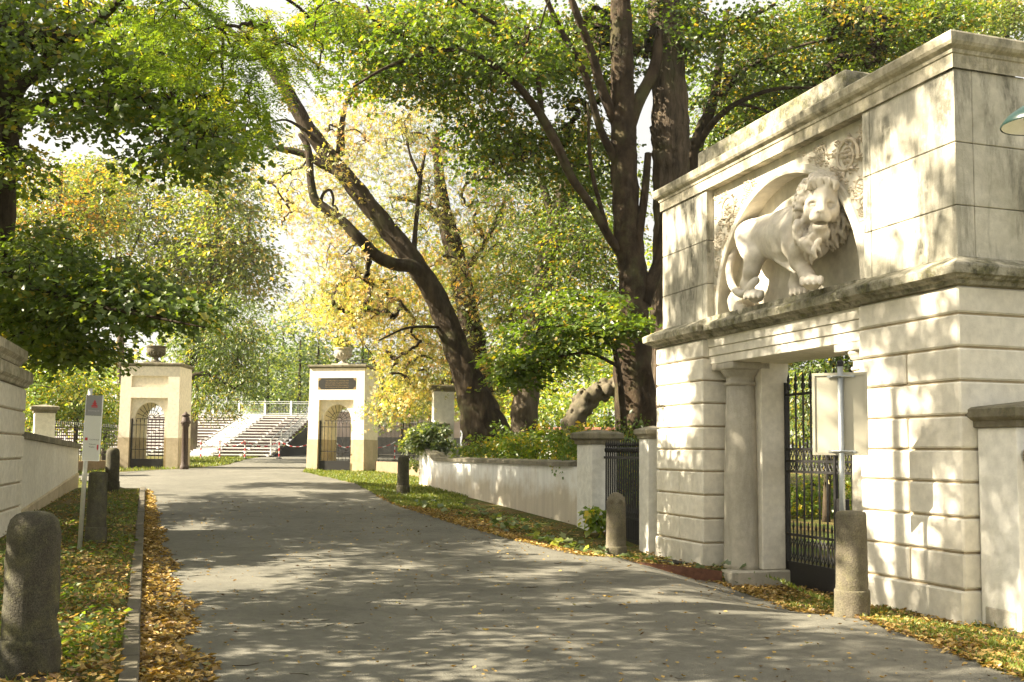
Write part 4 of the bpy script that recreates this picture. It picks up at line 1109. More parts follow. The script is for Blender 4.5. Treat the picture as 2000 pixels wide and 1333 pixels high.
# ------------------------------------------------------------------ the two far gate piers (local: x across the front, y into depth)
def far_pier(label, loc, rz, plaque):
    o = thing('arched_pier', label, 'gate pier', loc, rz, 'arched gate piers either side of the road')
    W, D, HT = 2.28, 1.6, 4.02
    ox0, ox1, oz = .42, 1.84, 2.76          # rectangular recess
    ax0, ax1, asp = .56, 1.70, 1.95         # arched opening
    def tap(mb):
        mb.v = [((x - W / 2) * (1 + .03 * (1 - z / HT)) + W / 2, y + .0 - .05 * (1 - z / HT), z) for x, y, z in mb.v]; return mb
    b_ = MB()
    b_.box(0, ox0, 0, .16, 1.21, 3.18); b_.box(ox1, W, 0, .16, 1.21, 3.18)
    b_.box(0, ox0, .1605, D, 1.21, HT); b_.box(ox1, W, .1605, D, 1.21, HT)
    b_.box(ox0, ox1, 0, .16, oz, 3.18)
    pz0, pz1 = 3.18, 3.62
    b_.box(0, ox0, 0, .16, pz0, pz1); b_.box(ox1, W, 0, .16, pz0, pz1)
    b_.box(ox0, ox1, .10, .16, pz0, pz1)
    b_.box(0, W, 0, .16, pz1, HT)
    b_.box(ox0, ox1, .1605, D, oz, HT)
    # plate with the round arch
    n = 20; cx = (ax0 + ax1) / 2; r = (ax1 - ax0) / 2
    arc = [(cx + r * math.cos(math.pi * i / n), asp + 1.12 * r * math.sin(math.pi * i / n)) for i in range(n + 1)]
    for (ya, yb) in ((.15, D),):
        vs = []
        for (x, z) in arc: vs += [(x, ya, z), (x, ya, oz + .001), (x, yb, z), (x, yb, oz + .001)]
        fs = []
        for i in range(n):
            p = 4 * i
            fs += [(p, p + 1, p + 5, p + 4), (p + 2, p + 6, p + 7, p + 3), (p, p + 4, p + 6, p + 2)]
        b_.add(vs, fs)
    b_.box(ox0, ax0, .15, D, 1.21, oz); b_.box(ax1, ox1, .15, D, 1.21, oz)
    tap(b_).build('pier_body', M['far_plaster'], o)
    for side in (0, 1):
        xa, xb = (-.008, ox0 + .004) if side == 0 else (ox1 - .004, W + .008)
        xc, xd = (-.008, ax0 + .004) if side == 0 else (ax1 - .004, W + .008)
        pl_ = []
        for q_ in [(xa, -.008), (xb, -.008), (xb, .155), (xd, .155), (xd, D + .008), (xc, D + .008), (xc, .155), (xa, .155)]:
            if q_ not in pl_: pl_.append(q_)
        s_ = MB().prism(pl_, -.5, 1.208)
        tap(s_).build('stone_base', M['far_base'], o)
    c_ = MB(); loop = [(-.0, 0, -1, -1), (W, 0, 1, -1), (W, D, 1, 1), (0, D, -1, 1)]
    c_.sweep([(0, HT - .02), (.03, HT), (.035, HT + .03), (.075, HT + .04), (.08, HT + .10), (.05, HT + .12)], loop[::-1], True)
    c_.box(-.04, W + .04, -.04, D + .04, HT + .02, HT + .118).build('cap', M['cap'], o)
    # iron work in the arch
    gte = MB().box(ax0 - .1, ax1 + .02, .05, .065, .02, .38).build('kick_plate', M['iron'], o)
    bm_ = MB().tube([(0, 0, .38), (0, 0, 1.82)], .011, 5).lathe([(.011, 1.80), (.024, 1.86), (.001, 1.98)], 5).mesh('bar', M['iron'])
    for i in range(9): link('bar', bm_, o, (ax0 - .07 + i * (ax1 - ax0 + .06) / 8, .06, 0))
    for z in (.75, 1.70): MB().box(ax0 - .1, ax1 + .02, .048, .068, z - .014, z + .014).build('rail', M['iron'], o)
    MB().box(ax0 - .12, ax0 - .08, .045, .075, 0, 1.95).build('stile', M['iron'], o)
    fan = MB()
    for i in range(1, 10):
        a = math.pi * i / 10
        fan.tube([(cx + .12 * math.cos(a), .30, asp + .12 * math.sin(a)), (cx + (r + .01) * math.cos(a), .30, asp + (r + .05) * 1.1 * math.sin(a))], .011, 4)
    for rr2 in (.14, .34): fan.tube([(cx + rr2 * math.cos(math.pi * k / 12), .30, asp + rr2 * math.sin(math.pi * k / 12)) for k in range(13)], .011, 4)
    fan.box(ax0, ax1, .29, .31, asp - .02, asp + .01)
    fan.build('fan_grille', M['iron'], o)
    if plaque:
        MB().box(.36, 1.94, -.012, .07, pz0 - .02, pz1 + .0).build('plaque', M['plaque'], o)
        pq = [c for c in COL.objects if c.parent is o and c.name.startswith('plaque')][0]
        for (x, z, dx, dz) in ((.36, pz0 - .02, 1, 1), (1.94, pz0 - .02, -1, 1), (.36, pz1, 1, -1), (1.94, pz1, -1, -1)):
            MB().add([(x + .01 * dx, -.016, z + .01 * dz), (x + .13 * dx, -.016, z + .012 * dz), (x + .09 * dx, -.016, z + .07 * dz), (x + .012 * dx, -.016, z + .13 * dz)], [(0, 1, 2, 3) if dx * dz > 0 else (3, 2, 1, 0)]).build('gilt_corner', M['gold'], pq)
        for k, s2 in enumerate(('Wer diesen Pfad zur Schonung wählt', 'Beruhigt rastet, und pflegt seine Ruh', 'Der hat im Thal noch Zeit zu genesen', 'Die trennen sie der Pforte gegenüber')):
            text_mesh('lettering', s2, .064, M['gold'], pq, (1.15, -.0145, pz1 - .13 - k * .086), (R(90), 0, 0), 'CENTER')
    return o
M['plaque'] = mat_simple('black_plaque', (.02, .019, .016), .45, 0, .4, 6, .05)
M['gold'] = mat_simple('dull_gilt', (.24, .17, .07), .6, .1, .2, 20, .05)
lpq = at(230, 918, 40.0); rpq = at(601, 920, 40.3)
pA = far_pier('cream arched gate pier with empty panel and half hidden urn, left of the road', (lpq[0], lpq[1], .84), R(1), False)
pB = far_pier('cream arched gate pier with black inscribed plaque, right of the road', (rpq[0], rpq[1], .83), R(-12), True)
# urns standing on them
def urn(label, pier, mat, plant):
    rz = pier.rotation_euler.z
    x, y = 1.14 * math.cos(rz) - .6 * math.sin(rz), 1.14 * math.sin(rz) + .6 * math.cos(rz)
    o = thing('urn', label, 'urn', (pier.location.x + x, pier.location.y + y, pier.location.z + 4.135), rz, 'stone urns on the gate piers')
    MB().box(-.36, .36, -.36, .36, 0, .07, .01).build('foot_slab', M[mat], o)
    MB().lathe([(.20, .07), (.20, .12), (.10, .17), (.08, .24), (.13, .28), (.27, .36), (.34, .48), (.36, .58), (.34, .63), (.38, .66), (.40, .71), (.36, .72), (.30, .66)], 24).build('bowl', M[mat], o, True)
    gad = MB()
    for k in range(16):
        a = k * math.pi / 8
        gad.tube([(r_ * math.cos(a), r_ * math.sin(a), z) for r_, z in ((.14, .285), (.28, .365), (.345, .48))], .028, 4)
    gad.build('gadroons', M[mat], o, True)
    return o
br_ = MB().tube([(1.55, .35, 4.1), (1.55, .35, 4.32), (2.25, .30, 4.36), (2.3, .3, 4.36), (2.3, .3, 4.75)], .022, 5).tube([(1.55, .35, 4.2), (2.25, .3, 4.2), (2.28, .3, 4.36)], .018, 5)
br_.build('iron_bracket', M['iron'], pB)
urnA = urn('grey stone urn on the left gate pier, leaves hanging over it', pA, 'granite', False)
urnB = urn('pale stone urn with a dark tuft growing from it on the right gate pier', pB, 'column', True)

# cast iron gate post by the left pier
q = at(360, 908, 39.3)
cp_ = thing('gate_post', 'brown cast iron gate post with crown top beside the left arched pier', 'post', (q[0], q[1], float(gz(q[0], q[1]))))
MB().lathe([(.17, -.1), (.17, .12), (.14, .16), (.125, .3), (.115, 1.62), (.15, 1.66), (.15, 1.72), (.19, 1.76), (.19, 1.84), (.15, 1.88), (.14, 1.98), (.10, 2.02)], 14).build('shaft', M['brown_iron'], cp_, True)
MB().lathe([(.10, 2.01), (.15, 2.04), (.16, 2.08), (.07, 2.13), (.05, 2.17), (.001, 2.22)], 12).build('finial', M['brown_iron'], cp_, True)

# fences beside the far piers
def rail_fence(label, a, b_, z0, zt, hw, spacing, mat='iron'):
    a = np.array(a, float); b_ = np.array(b_, float); v = b_ - a; ln = float(np.linalg.norm(v)); v /= ln
    o = thing('iron_fence', label, 'fence', (a[0], a[1], z0), math.atan2(-v[0], v[1]))
    MB().box(-.12, .12, 0, ln, -.4, hw).build('base_wall', M['brown_wall'], o)
    bm_ = MB().tube([(0, 0, hw), (0, 0, zt - .14)], .011, 5).lathe([(.011, zt - .16), (.022, zt - .12), (.013, zt - .09), (.022, zt - .06), (.001, zt)], 5).mesh('bar', M[mat])
    n = int(ln / spacing)
    for i in range(n): link('bar', bm_, o, (0, (i + .5) * ln / n, 0))
    for z in (hw + .28, zt - .24): MB().box(-.012, .012, 0, ln, z - .016, z + .016).build('rail', M[mat], o)
    return o
M['brown_wall'] = mat_plaster('brown_base_wall', (.26, .19, .12), (.14, .10, .065), .6)
rail_fence('black spiked fence on a brown base between the right arched pier and the tall pillar', at(738, 920, 40.0)[:2], at(850, 900, 35.0)[:2], .80, 1.88, .40, .135)
rail_fence('dark iron fence running behind the left bollards to the left arched pier', at(96, 880, 34.4)[:2], at(230, 905, 40.4)[:2], .80, 1.75, .35, .16)

# ------------------------------------------------------------------ grandstand
GZ0 = 1.17; NROW = 14; GY0, DY, DZ = 62.0, .93, .205
gs = thing('grandstand', 'white tiered open air grandstand with empty benches, railings and a central stair', 'grandstand', (-19, GY0, GZ0))
M['bench'] = mat_simple('white_bench_board', (.84, .84, .82), .5, 0, .04, 5, .02)
M['riser'] = mat_simple('grey_mauve_riser', (.25, .195, .185), .7, 0, .08, 5, .02)
sections = ((-19.0, -10.2), (-10.1, -.66), (.76, 4.5))
sec_b = [MB().box(a, b_, -.05, .30, -.05, .02).mesh('bench', M['bench']) for a, b_ in sections]
sec_r = [MB().box(a, b_, .29, .31, -.19, -.051).mesh('riser', M['riser']) for a, b_ in sections]
sec_f = [MB().box(a, b_, .31, .93, -.205, -.175).mesh('footboard', M['riser']) for a, b_ in sections]
brk = MB().box(-.07, .07, -.10, .06, -.12, .03).mesh('bracket', M['bench'])
st1 = MB().box(-.62, .72, 0, .47, -.30, .0).mesh('step', M['bench'])
for k in range(NROW):
    y, z = k * DY, .16 + k * DZ
    for j in range(3):
        link('bench', sec_b[j], gs, (0, y, z)); link('riser', sec_r[j], gs, (0, y, z))
        link('footboard', sec_f[j], gs, (0, y, z))
    for x in (-9, -7, -5, -3, -.85, .95, 2.7, 4.3): link('bracket', brk, gs, (x, y, z))
    link('step', st1, gs, (0, y - .02, z - .02)); link('step', st1, gs, (0, y + .45, z + .085))
yt, zt = NROW * DY, .16 + NROW * DZ
MB().box(-19, 4.5, yt, yt + 1.2, zt - .1, zt).build('top_deck', M['bench'], gs)
MB().add([(4.55, -.15, -.4), (4.55, yt + 1, -.4), (4.55, yt + 1, zt - .25), (4.55, -.15, -.02), (4.50, -.15, -.4), (4.50, yt + 1, -.4), (4.50, yt + 1, zt - .25), (4.50, -.15, -.02)], [(0, 1, 2, 3), (7, 6, 5, 4), (3, 2, 6, 7), (0, 3, 7, 4)]).build('side_tarpaulin', M['black'], gs)
for z in (zt + .12, zt + .86, zt + 1.0):
    MB().tube([(-19, yt + .9, z), (4.5, yt + .9, z)], .028, 6).build('rail', M['galv'], gs)
pm = MB().box(-.06, .06, -.05, .05, 0, 1.06).mesh('rail_post', M['alu'])
for x in np.arange(-18.6, 4.6, 1.93): link('rail_post', pm, gs, (x, yt + .9, zt))
bl = MB()
for x in np.arange(-19, 4.5, .115): bl.tube([(x, yt + .9, zt + .12), (x, yt + .9, zt + .86)], .007, 4, cap=False)
bl.build('baluster', M['galv'], gs)['kind'] = 'stuff'
for off in (.55, .95):
    MB().tube([(4.42, .1, .1 + off), (4.42, yt, zt + off)], .028, 6).build('side_rail', M['galv'], gs)
pm2 = MB().box(-.03, .03, -.05, .05, 0, 1.0).mesh('side_post', M['alu'])
for k in range(0, NROW, 3): link('side_post', pm2, gs, (4.42, k * DY + .2, k * DZ + .1))
bl = MB()
for y in np.arange(.2, yt, .16): bl.tube([(4.42, y, .1 + y / DY * DZ), (4.42, y, .62 + y / DY * DZ)], .009, 4, cap=False)
bl.build('side_baluster', M['galv'], gs)['kind'] = 'stuff'

# red and white barrier posts with a sagging chain
M['red'] = mat_simple('signal_red', (.55, .04, .035), .5, 0, .05, 5, 0)
ch = MB().tube([(0, 0, .04), (0, 0, 1.02)], .036, 8).mesh('post', M['bench'])
bd_ = MB().tube([(0, 0, 0), (0, 0, .16)], .040, 8).mesh('red_band', M['red'])
ft = MB().lathe([(.16, 0), (.16, .05), (.06, .09)], 12).mesh('post_foot', M['black'])
posts = []
PP = [(392, 55), (429, 55.3), (478, 55.8), (545, 57), (612, 56), (653, 54), (696, 53.5), (771, 54), (791, 54), (840, 55)]
BL = ['leftmost red and white barrier post, standing beside the cast iron gate post', 'red and white barrier post before the foot of the grandstand stair', 'red and white barrier post before the benches right of the grandstand stair', 'red and white barrier post beside the low tip of the black tarpaulin', 'red and white barrier post hidden behind the right arched pier', 'left barrier post seen through the arch of the plaque pier', 'right barrier post seen through the arch of the plaque pier', 'left barrier post seen through the fence beside the plaque pier', 'right barrier post seen through the fence beside the plaque pier', 'barrier post behind the ivy bush']
for i, (px, Y) in enumerate(PP):
    if i in (4, 9):
        q = at(px, 890, Y); posts.append((q[0], q[1], 1.10)); continue
    q = at(px, 890, Y); zz = float(gz(q[0], q[1]))
    o = thing('barrier_post', BL[i], 'barrier post', (q[0], q[1], zz), 0, 'red and white barrier posts')
    link('post', ch, o); link('post_foot', ft, o)
    for z in (.12, .44, .76): link('red_band', bd_, o, (0, 0, z))
    posts.append((q[0], q[1], zz))
for i in range(len(posts) - 1):
    a = Vector(posts[i]) + Vector((0, 0, 1.0)); b_ = Vector(posts[i + 1]) + Vector((0, 0, 1.0))
    ln = (b_ - a).length; n = max(6, int(ln / .22)); A_, B_ = MB(), MB()
    pts = [a.lerp(b_, k / n) - Vector((0, 0, .32 * 4 * (k / n) * (1 - k / n))) for k in range(n + 1)]
    if i == 0: base = a
    for k in range(n): (A_ if k % 2 else B_).tube([pts[k], pts[k + 1]], .024, 5)
    lab = ['sagging red and white chain left of the grandstand stair', 'sagging red and white chain across the grandstand stair', 'red and white chain between stair and tarpaulin', 'red and white chain sagging across the black tarpaulin', 'red and white chain end behind the left edge of the plaque pier arch', 'red and white chain seen through the plaque pier arch', 'red and white chain passing behind the right jamb of the plaque pier', 'short deeply sagging chain behind the spiked fence', 'red and white chain running off behind the ivy'][i]
    o = thing('barrier_chain', lab, 'chain', (0, 0, 0), 0, 'red and white barrier chains')
    A_.build('red_links', M['red'], o)['kind'] = 'stuff'; B_.build('white_links', M['bench'], o)['kind'] = 'stuff'

# stage back wall seen through the right arch
q = at(640, 890, 70.0)
sw = thing('stage_wall', 'pale pink stage back wall with grey cloth along its foot behind the right arched pier', 'wall', (q[0] - .5, q[1], 1.25))
MB().box(0, 9.5, 0, .3, 1.3, 3.0).build('upper_panel', mat_simple('pale_pink_panel', (.62, .50, .46), .8, 0, .08, 1.5, .05), sw)
MB().box(0, 9.5, -.05, .28, -.5, 1.296).build('grey_cloth', mat_simple('grey_stage_cloth', (.20, .19, .185), .9, 0, .2, 2, .3), sw)
MB().box(-.1, 9.6, -.1, .4, 3.0, 3.15).build('top_beam', M['alu'], sw)
# ------------------------------------------------------------------ foliage engine
TPL = {
    'rhomb': (np.array([(0, 0, 0), (.30, .45, .07), (0, 1, -.05), (-.30, .45, .07)]), [(0, 1, 2), (0, 2, 3)]),
    'curl': (np.array([(0, 0, .10), (.30, .45, .20), (0, 1, .16), (-.30, .45, .16), (0, .5, -.02)]), [(0, 1, 4), (1, 2, 4), (2, 3, 4), (3, 0, 4)]),
    'narrow': (np.array([(0, 0, 0), (.17, .45, .05), (0, 1, -.08), (-.17, .45, .05)]), [(0, 1, 2), (0, 2, 3)]),
    'maple': (np.array([(0, 0, 0), (.50, .16, .06), (.27, .44, .05), (.36, .80, .10), (0, 1, -.06), (-.36, .80, .10), (-.27, .44, .05), (-.50, .16, .06)]), [(0, 1, 2, 3, 4), (0, 4, 5, 6, 7)]),
    'hand': (np.array([(0, 0, 0), (.12, .55, .05), (0, .95, -.1), (-.12, .55, .05), (.42, .32, .05), (.66, .62, -.1), (.28, .48, .05), (-.42, .32, .05), (-.66, .62, -.1), (-.28, .48, .05)]), [(0, 1, 2, 3), (0, 4, 5, 6), (0, 9, 8, 7)]),
}
def norm(a): return a / np.maximum(np.linalg.norm(a, axis=-1, keepdims=True), 1e-9)
def leaf_mesh(name, pos, ydir, nrm, size, val, tpl, mat):
    T, Fc = TPL[tpl]; N = len(pos); K = len(T)
    y = norm(ydir); x = norm(np.cross(y, nrm)); z = np.cross(x, y)
    V = pos[:, None, :] + size[:, None, None] * (T[None, :, 0, None] * x[:, None] + T[None, :, 1, None] * y[:, None] + T[None, :, 2, None] * z[:, None])
    V = V.reshape(-1, 3)
    ff = np.concatenate([np.array(f) for f in Fc]); sz = np.array([len(f) for f in Fc])
    FF = (np.arange(N)[:, None] * K + ff[None]).ravel(); SZ = np.tile(sz, N)
    return np_mesh(name, V, FF, SZ, mat, attr=np.repeat(val, K))
def sprays_from_blobs(blobs, r):
    P, O = [], []
    for b in blobs:
        if b[0] == 's':
            P.append(b[1]); O.append(norm(r.normal(size=(len(b[1]), 3))))
        elif b[0] == 'w':
            _, X, Y, Z, rx, ry, rz, n = b
            c = np.array([X, Y, Z])
            if n >= 50 and max(rx, ry) > 2.3:     # a big crown is built of separate boughs with air between them
                K = max(5, n // 11); cu = norm(r.normal(size=(K, 3))) * (r.random((K, 1)) ** .42)
                u = cu[r.integers(0, K, n)] + r.normal(0, .62, (n, 3)) / np.array([rx, ry, rz])
            else: u = norm(r.normal(size=(n, 3))) * (r.random((n, 1)) ** .42)
            P.append(c + u * np.array([rx, ry, rz])); O.append(u)
        else:
            px, py, Y, rx, ry, rY, n = b
            u = norm(r.normal(size=(n, 3))) * (r.random((n, 1)) ** .42)
            P.append(np.array([at(px + rx * a, py - ry * c_, Y + rY * b_) for a, b_, c_ in u])); O.append(u)
    return np.concatenate(P), np.concatenate(O)
def make_leaves(C, O, r, R_, m, size, kind, droop=.25, tilt=.35, jit=.45, vspread=.35, vtrend=0.0):
    n = len(C)
    az = np.arctan2(O[:, 1], O[:, 0]) + r.normal(0, .5, n)
    dirv = np.stack([np.cos(az), np.sin(az), np.full(n, -droop) + r.normal(0, .18, n)], 1); dirv = norm(dirv)
    nr = norm(np.stack([r.normal(0, tilt, n), r.normal(0, tilt, n), np.ones(n)], 1)); nr = norm(nr - dirv * (nr * dirv).sum(1, keepdims=True))
    lat = np.cross(nr, dirv)
    sv = r.normal(.5, vspread * .55, n) + vtrend * (O[:, 2])
    Rs = R_ * (.6 + .8 * r.random(n))
    if kind == 'pinnate':
        # m compound leaves, each with paired leaflets along a drooping stalk
        q = 13; pos, yd, nn, vv = [], [], [], []
        for k in range(m):
            a0 = r.uniform(-1.3, 1.3, n); st_ = r.uniform(-.4, .5, n) * Rs
            d2 = norm(dirv * np.cos(a0)[:, None] + lat * np.sin(a0)[:, None] + np.array([0, 0, -.35]) * r.random((n, 1)))
            l2 = norm(np.cross(nr, d2)); base = C + dirv * st_[:, None]
            ln = size * 4.2 * (.8 + .4 * r.random(n))
            for j in range(q):
                if j == q - 1: t = 1.0; sd_ = 0
                else: t = .2 + .8 * (j // 2) / (q // 2); sd_ = 1 if j % 2 else -1
                p = base + d2 * (ln * t)[:, None] + np.array([0, 0, -1]) * (.35 * ln * t * t)[:, None]
                pos.append(p); yd.append(norm(d2 * (.45 if sd_ else 1) + l2 * sd_ + r.normal(0, .12, (n, 3)))); nn.append(norm(nr + r.normal(0, .25, (n, 3)))); vv.append(sv + r.normal(0, .10, n))
        pos, yd, nn, vv = map(np.concatenate, (pos, yd, nn, vv))
    else:
        M_ = n * m
        rep = lambda a: np.repeat(a, m, axis=0)
        rad = np.sqrt(r.random(M_)); an = r.uniform(-np.pi, np.pi, M_)
        u = rad * np.cos(an); v = rad * np.sin(an); Rr = rep(Rs)
        pos = rep(C) + rep(dirv) * (u * Rr)[:, None] + rep(lat) * (v * Rr * .85)[:, None] + rep(nr) * (r.normal(0, .13, M_) * Rr)[:, None]
        pos[:, 2] -= droop * .5 * Rr * rad ** 2
        yd = norm(rep(dirv) * .6 + rep(dirv) * u[:, None] * .6 + rep(lat) * v[:, None] + r.normal(0, .35, (M_, 3)) + np.array([0, 0, -.25]))
        nn = norm(rep(nr) + r.normal(0, jit, (M_, 3)))
        vv = rep(sv) + r.normal(0, vspread * .45, M_)
    size_ = size * (.45 + 1.0 * r.random(len(pos)))
    return pos, yd, nn, size_, np.clip(vv, 0, 1)
def twigs(C, skel, r, mat, parent, maxd=6.0, base_r=.006, sag=.06, cap=2600):
    """grow connecting twigs: every spray hangs on its nearest neighbour that is already attached"""
    skel = np.array(skel); nS = len(skel); n = len(C)
    if n == 0: return
    D = np.linalg.norm(C[:, None] - skel[None], axis=-1); par = D.argmin(1); best = D.min(1); done = np.zeros(n, bool); order = []
    for _ in range(n):
        b = np.where(done, 1e9, best); i = int(b.argmin())
        if b[i] > maxd: break
        done[i] = True; order.append(i)
        d = np.linalg.norm(C - C[i], axis=1) * 1.06; upd = (~done) & (d < best); best[upd] = d[upd]; par[upd] = nS + i
    cnt = np.ones(n)
    for i in reversed(order):
        if par[i] >= nS: cnt[par[i] - nS] += cnt[i]
    A = np.array([skel[par[i]] if par[i] < nS else C[par[i] - nS] for i in order]); B_ = C[order]
    rb = base_r * np.sqrt(cnt[order]); rt_ = rb * .75
    L_ = np.linalg.norm(B_ - A, axis=1)
    keep = L_ > .03; A, B_, rb, rt_, L_ = A[keep], B_[keep], rb[keep], rt_[keep], L_[keep]
    n2 = len(A)
    mid1 = A + (B_ - A) * .35 + r.normal(0, 1, (n2, 3)) * (L_ * .07)[:, None] + np.array([0, 0, 1]) * (L_ * sag)[:, None]
    mid2 = A + (B_ - A) * .7 + r.normal(0, 1, (n2, 3)) * (L_ * .07)[:, None] + np.array([0, 0, 1]) * (L_ * sag)[:, None]
    pts = np.stack([A, mid1, mid2, B_], 1); rad = np.stack([rb, rb * .95, rt_, rt_ * .9], 1)
    d = norm(B_ - A); a = np.where(np.abs(d[:, 2:3]) < .9, np.array([[0, 0, 1.]]), np.array([[1., 0, 0]])); u = norm(np.cross(d, a)); w = np.cross(d, u)
    ring = []
    for k in range(3):
        t = 2 * math.pi * k / 3; ring.append(u * math.cos(t) + w * math.sin(t))
    ring = np.stack(ring, 1)                                    # n,3,3
    V = pts[:, :, None, :] + rad[:, :, None, None] * ring[:, None]   # n,4,3,3
    base = (np.arange(n2) * 12)[:, None, None]
    q = []
    for k in range(3):
        for i in range(3):
            j = (i + 1) % 3; q.append([k * 3 + i, k * 3 + j, (k + 1) * 3 + j, (k + 1) * 3 + i])
    FF = (base + np.array(q)[None]).reshape(-1)
    o = link('twigs', np_mesh('twigs', V.reshape(-1, 3), FF, np.full(n2 * 9, 4), mat), parent); o['kind'] = 'stuff'
def limb_world(spec):
    return [at(px, py, Y) for px, py, Y, w in spec], [w / 2 / F * Y for px, py, Y, w in spec]
def build_limb(name, pts, rad, mat, parent, n=10, wob=.07, sub=4, world=False):
    sub = 8 if n >= 18 else sub
    P = smooth_path([tuple(p) + (r_,) for p, r_ in zip(pts, rad)], sub)
    mb = MB().tube([p[:3] for p in P], [max(.004, p[3]) for p in P], n, wob=wob, ridge=.085 if n >= 18 else .04)
    mb.build(name, mat, parent, True)
    return [np.array(p[:3]) for p in P]
def tree(name, label, cat, trunk, limbs, blobs, leaf, seed, bark, group=None, tw=True, maxd=6.0, base_r=.006, wtrunk=None, extra_skel=(), trunk_n=18, dens=1.7):
    """leaf: dict(R, m, size, kind, mat, droop, tilt, jit, vs, vt)"""
    r = np.random.default_rng(seed)
    o = thing(name, label, cat, (0, 0, 0), 0, group)
    skel = list(extra_skel)
    if wtrunk is not None: tp_, tr_ = [np.array(p[:3], float) for p in wtrunk], [p[3] for p in wtrunk]
    elif trunk: tp_, tr_ = limb_world(trunk)
    else: tp_ = None
    if tp_ is not None: skel += build_limb('trunk', tp_, tr_, bark, o, trunk_n, .08)
    for l in limbs:
        if len(l[0]) == 4 and isinstance(l[0][0], str): pass
        p_, r_ = limb_world(l); skel += build_limb('limb', p_, r_, bark, o, 8, .06)
    C, O = sprays_from_blobs([q if q[0] == 's' else tuple(q[:-1]) + (int(q[-1] * (dens if q[0] != 'w' or cat == 'plant' else 1.0)),) for q in blobs], r)
    if skel and tw: twigs(C, skel, r, bark, o, maxd, base_r)
    lf = dict(R=.5, m=20, size=.13, kind='flat', tpl='rhomb', droop=.25, tilt=.35, jit=.45, vs=.35, vt=0.0); lf.update(leaf)
    nS_ = sum(len(q[1]) for q in blobs if q[0] == 's')
    Rsc = np.ones(len(C)); Rsc[len(C) - nS_:] = .62
    pos, yd, nn, sz, vv = make_leaves(C, O, r, lf['R'] * 1.12 * Rsc, max(4, int(lf['m'] * 1.12)), lf['size'] * .80, lf['kind'], lf['droop'], lf['tilt'], lf['jit'], lf['vs'], lf['vt'])
    lo = link('crown', leaf_mesh('crown', pos, yd, nn, sz, vv, lf['tpl'], lf['mat']), o); lo['kind'] = 'stuff'
    return o
# leaf colours: what the leaves themselves are
M['leaf_dark'] = mat_leaf('maple_leaf', [(0, (0.054, 0.095, 0.017)), (.5, (0.097, 0.161, 0.024)), (.85, (0.177, 0.238, 0.030)), (1, (0.390, 0.311, 0.036))])
M['leaf_green'] = mat_leaf('plane_leaf', [(0, (.045, .090, .010)), (.55, (.095, .160, .017)), (.88, (.17, .215, .025)), (1, (.38, .27, .04))])
M['leaf_bright'] = mat_leaf('robinia_leaf', [(0, (.08, .15, .016)), (.6, (.16, .25, .025)), (.9, (.30, .33, .035)), (1, (.55, .40, .05))])
M['leaf_yellow'] = mat_leaf('chestnut_leaf', [(0, (.18, .235, .06)), (.4, (.36, .345, .12)), (.8, (.50, .40, .16)), (1, (.52, .31, .13))])
M['leaf_pale'] = mat_leaf('pale_leaf', [(0, (.075, .125, .02)), (.5, (.145, .20, .03)), (.9, (.26, .27, .055)), (1, (.38, .26, .06))])
M['leaf_mixed'] = mat_leaf('turning_leaf', [(0, (.075, .125, .02)), (.45, (.17, .20, .04)), (.8, (.38, .32, .10)), (1, (.44, .24, .08))])
M['leaf_poplar'] = mat_leaf('poplar_leaf', [(0, (.05, .10, .04)), (.5, (.11, .175, .06)), (1, (.25, .29, .09))])
M['leaf_orange'] = mat_leaf('autumn_leaf', [(0, (0.074, 0.119, 0.014)), (.55, (0.158, 0.205, 0.021)), (.85, (0.357, 0.292, 0.035)), (1, (0.462, 0.216, 0.035))])
M['leaf_shrub'] = mat_leaf('shrub_leaf', [(0, (0.106, 0.183, 0.024)), (.5, (0.195, 0.292, 0.036)), (.85, (0.337, 0.401, 0.048)), (1, (0.637, 0.511, 0.048))])
M['leaf_ivy'] = mat_leaf('ivy_leaf', [(0, (.05, .09, .03)), (.5, (.11, .17, .05)), (1, (.30, .34, .12))], gloss=.08)
M['bark'] = mat_bark('dark_bark', (.020, .015, .010), (.075, .056, .036))
M['bark_plane'] = mat_bark('flaky_bark', (.018, .013, .008), (.075, .052, .033), 3.5, .5, .7)
M['bark_brown'] = mat_bark('ridged_brown_bark', (.032, .025, .017), (.14, .105, .074), 9.0, .14, 1.0)
M['bark_light'] = mat_bark('light_bark', (.06, .048, .032), (.16, .13, .09))

# mostly unseen leaf sprays added left of frame to dapple road, gate and wall
rsh = np.random.default_rng(41)
_ng = rsh.random((64, 64))
def vnoise(x, y):
    xi, yi = np.floor(x).astype(int), np.floor(y).astype(int); fx, fy = x - xi, y - yi
    fx, fy = fx * fx * (3 - 2 * fx), fy * fy * (3 - 2 * fy)
    g = lambda a, b_: _ng[a % 64, b_ % 64]
    return (g(xi, yi) * (1 - fx) + g(xi + 1, yi) * fx) * (1 - fy) + (g(xi, yi + 1) * (1 - fx) + g(xi + 1, yi + 1) * fx) * fy
SD = np.array(SUN_DIR)
def boughs(pts, dens_, scale):
    """pts: places to shade; sprays are put on the sun ray from each, left of frame"""
    Y0 = pts[:, 1]; Xs = -(0.5 * Y0 + 1.6 + rsh.random(len(pts)) * 4.2)
    k = (pts[:, 0] - Xs) / -SD[0]; C = pts + SD * k[:, None]
    h_ = pts[:, 2] * .8 - pts[:, 0] * .6
    nz = vnoise(Y0 / scale + 7, h_ / scale * 1.15 + 3) * .65 + vnoise(Y0 / scale * 2.3, h_ / scale * 2.3 + 9) * .35
    C = C + rsh.normal(0, .15, C.shape)
    return C[nz < dens_]
_n = 6400
_Y = 3.5 + 27.5 * rsh.random(_n); _X = -7.5 + 11.5 * rsh.random(_n)
_P = np.stack([_X, _Y, prof(_Y)], 1)
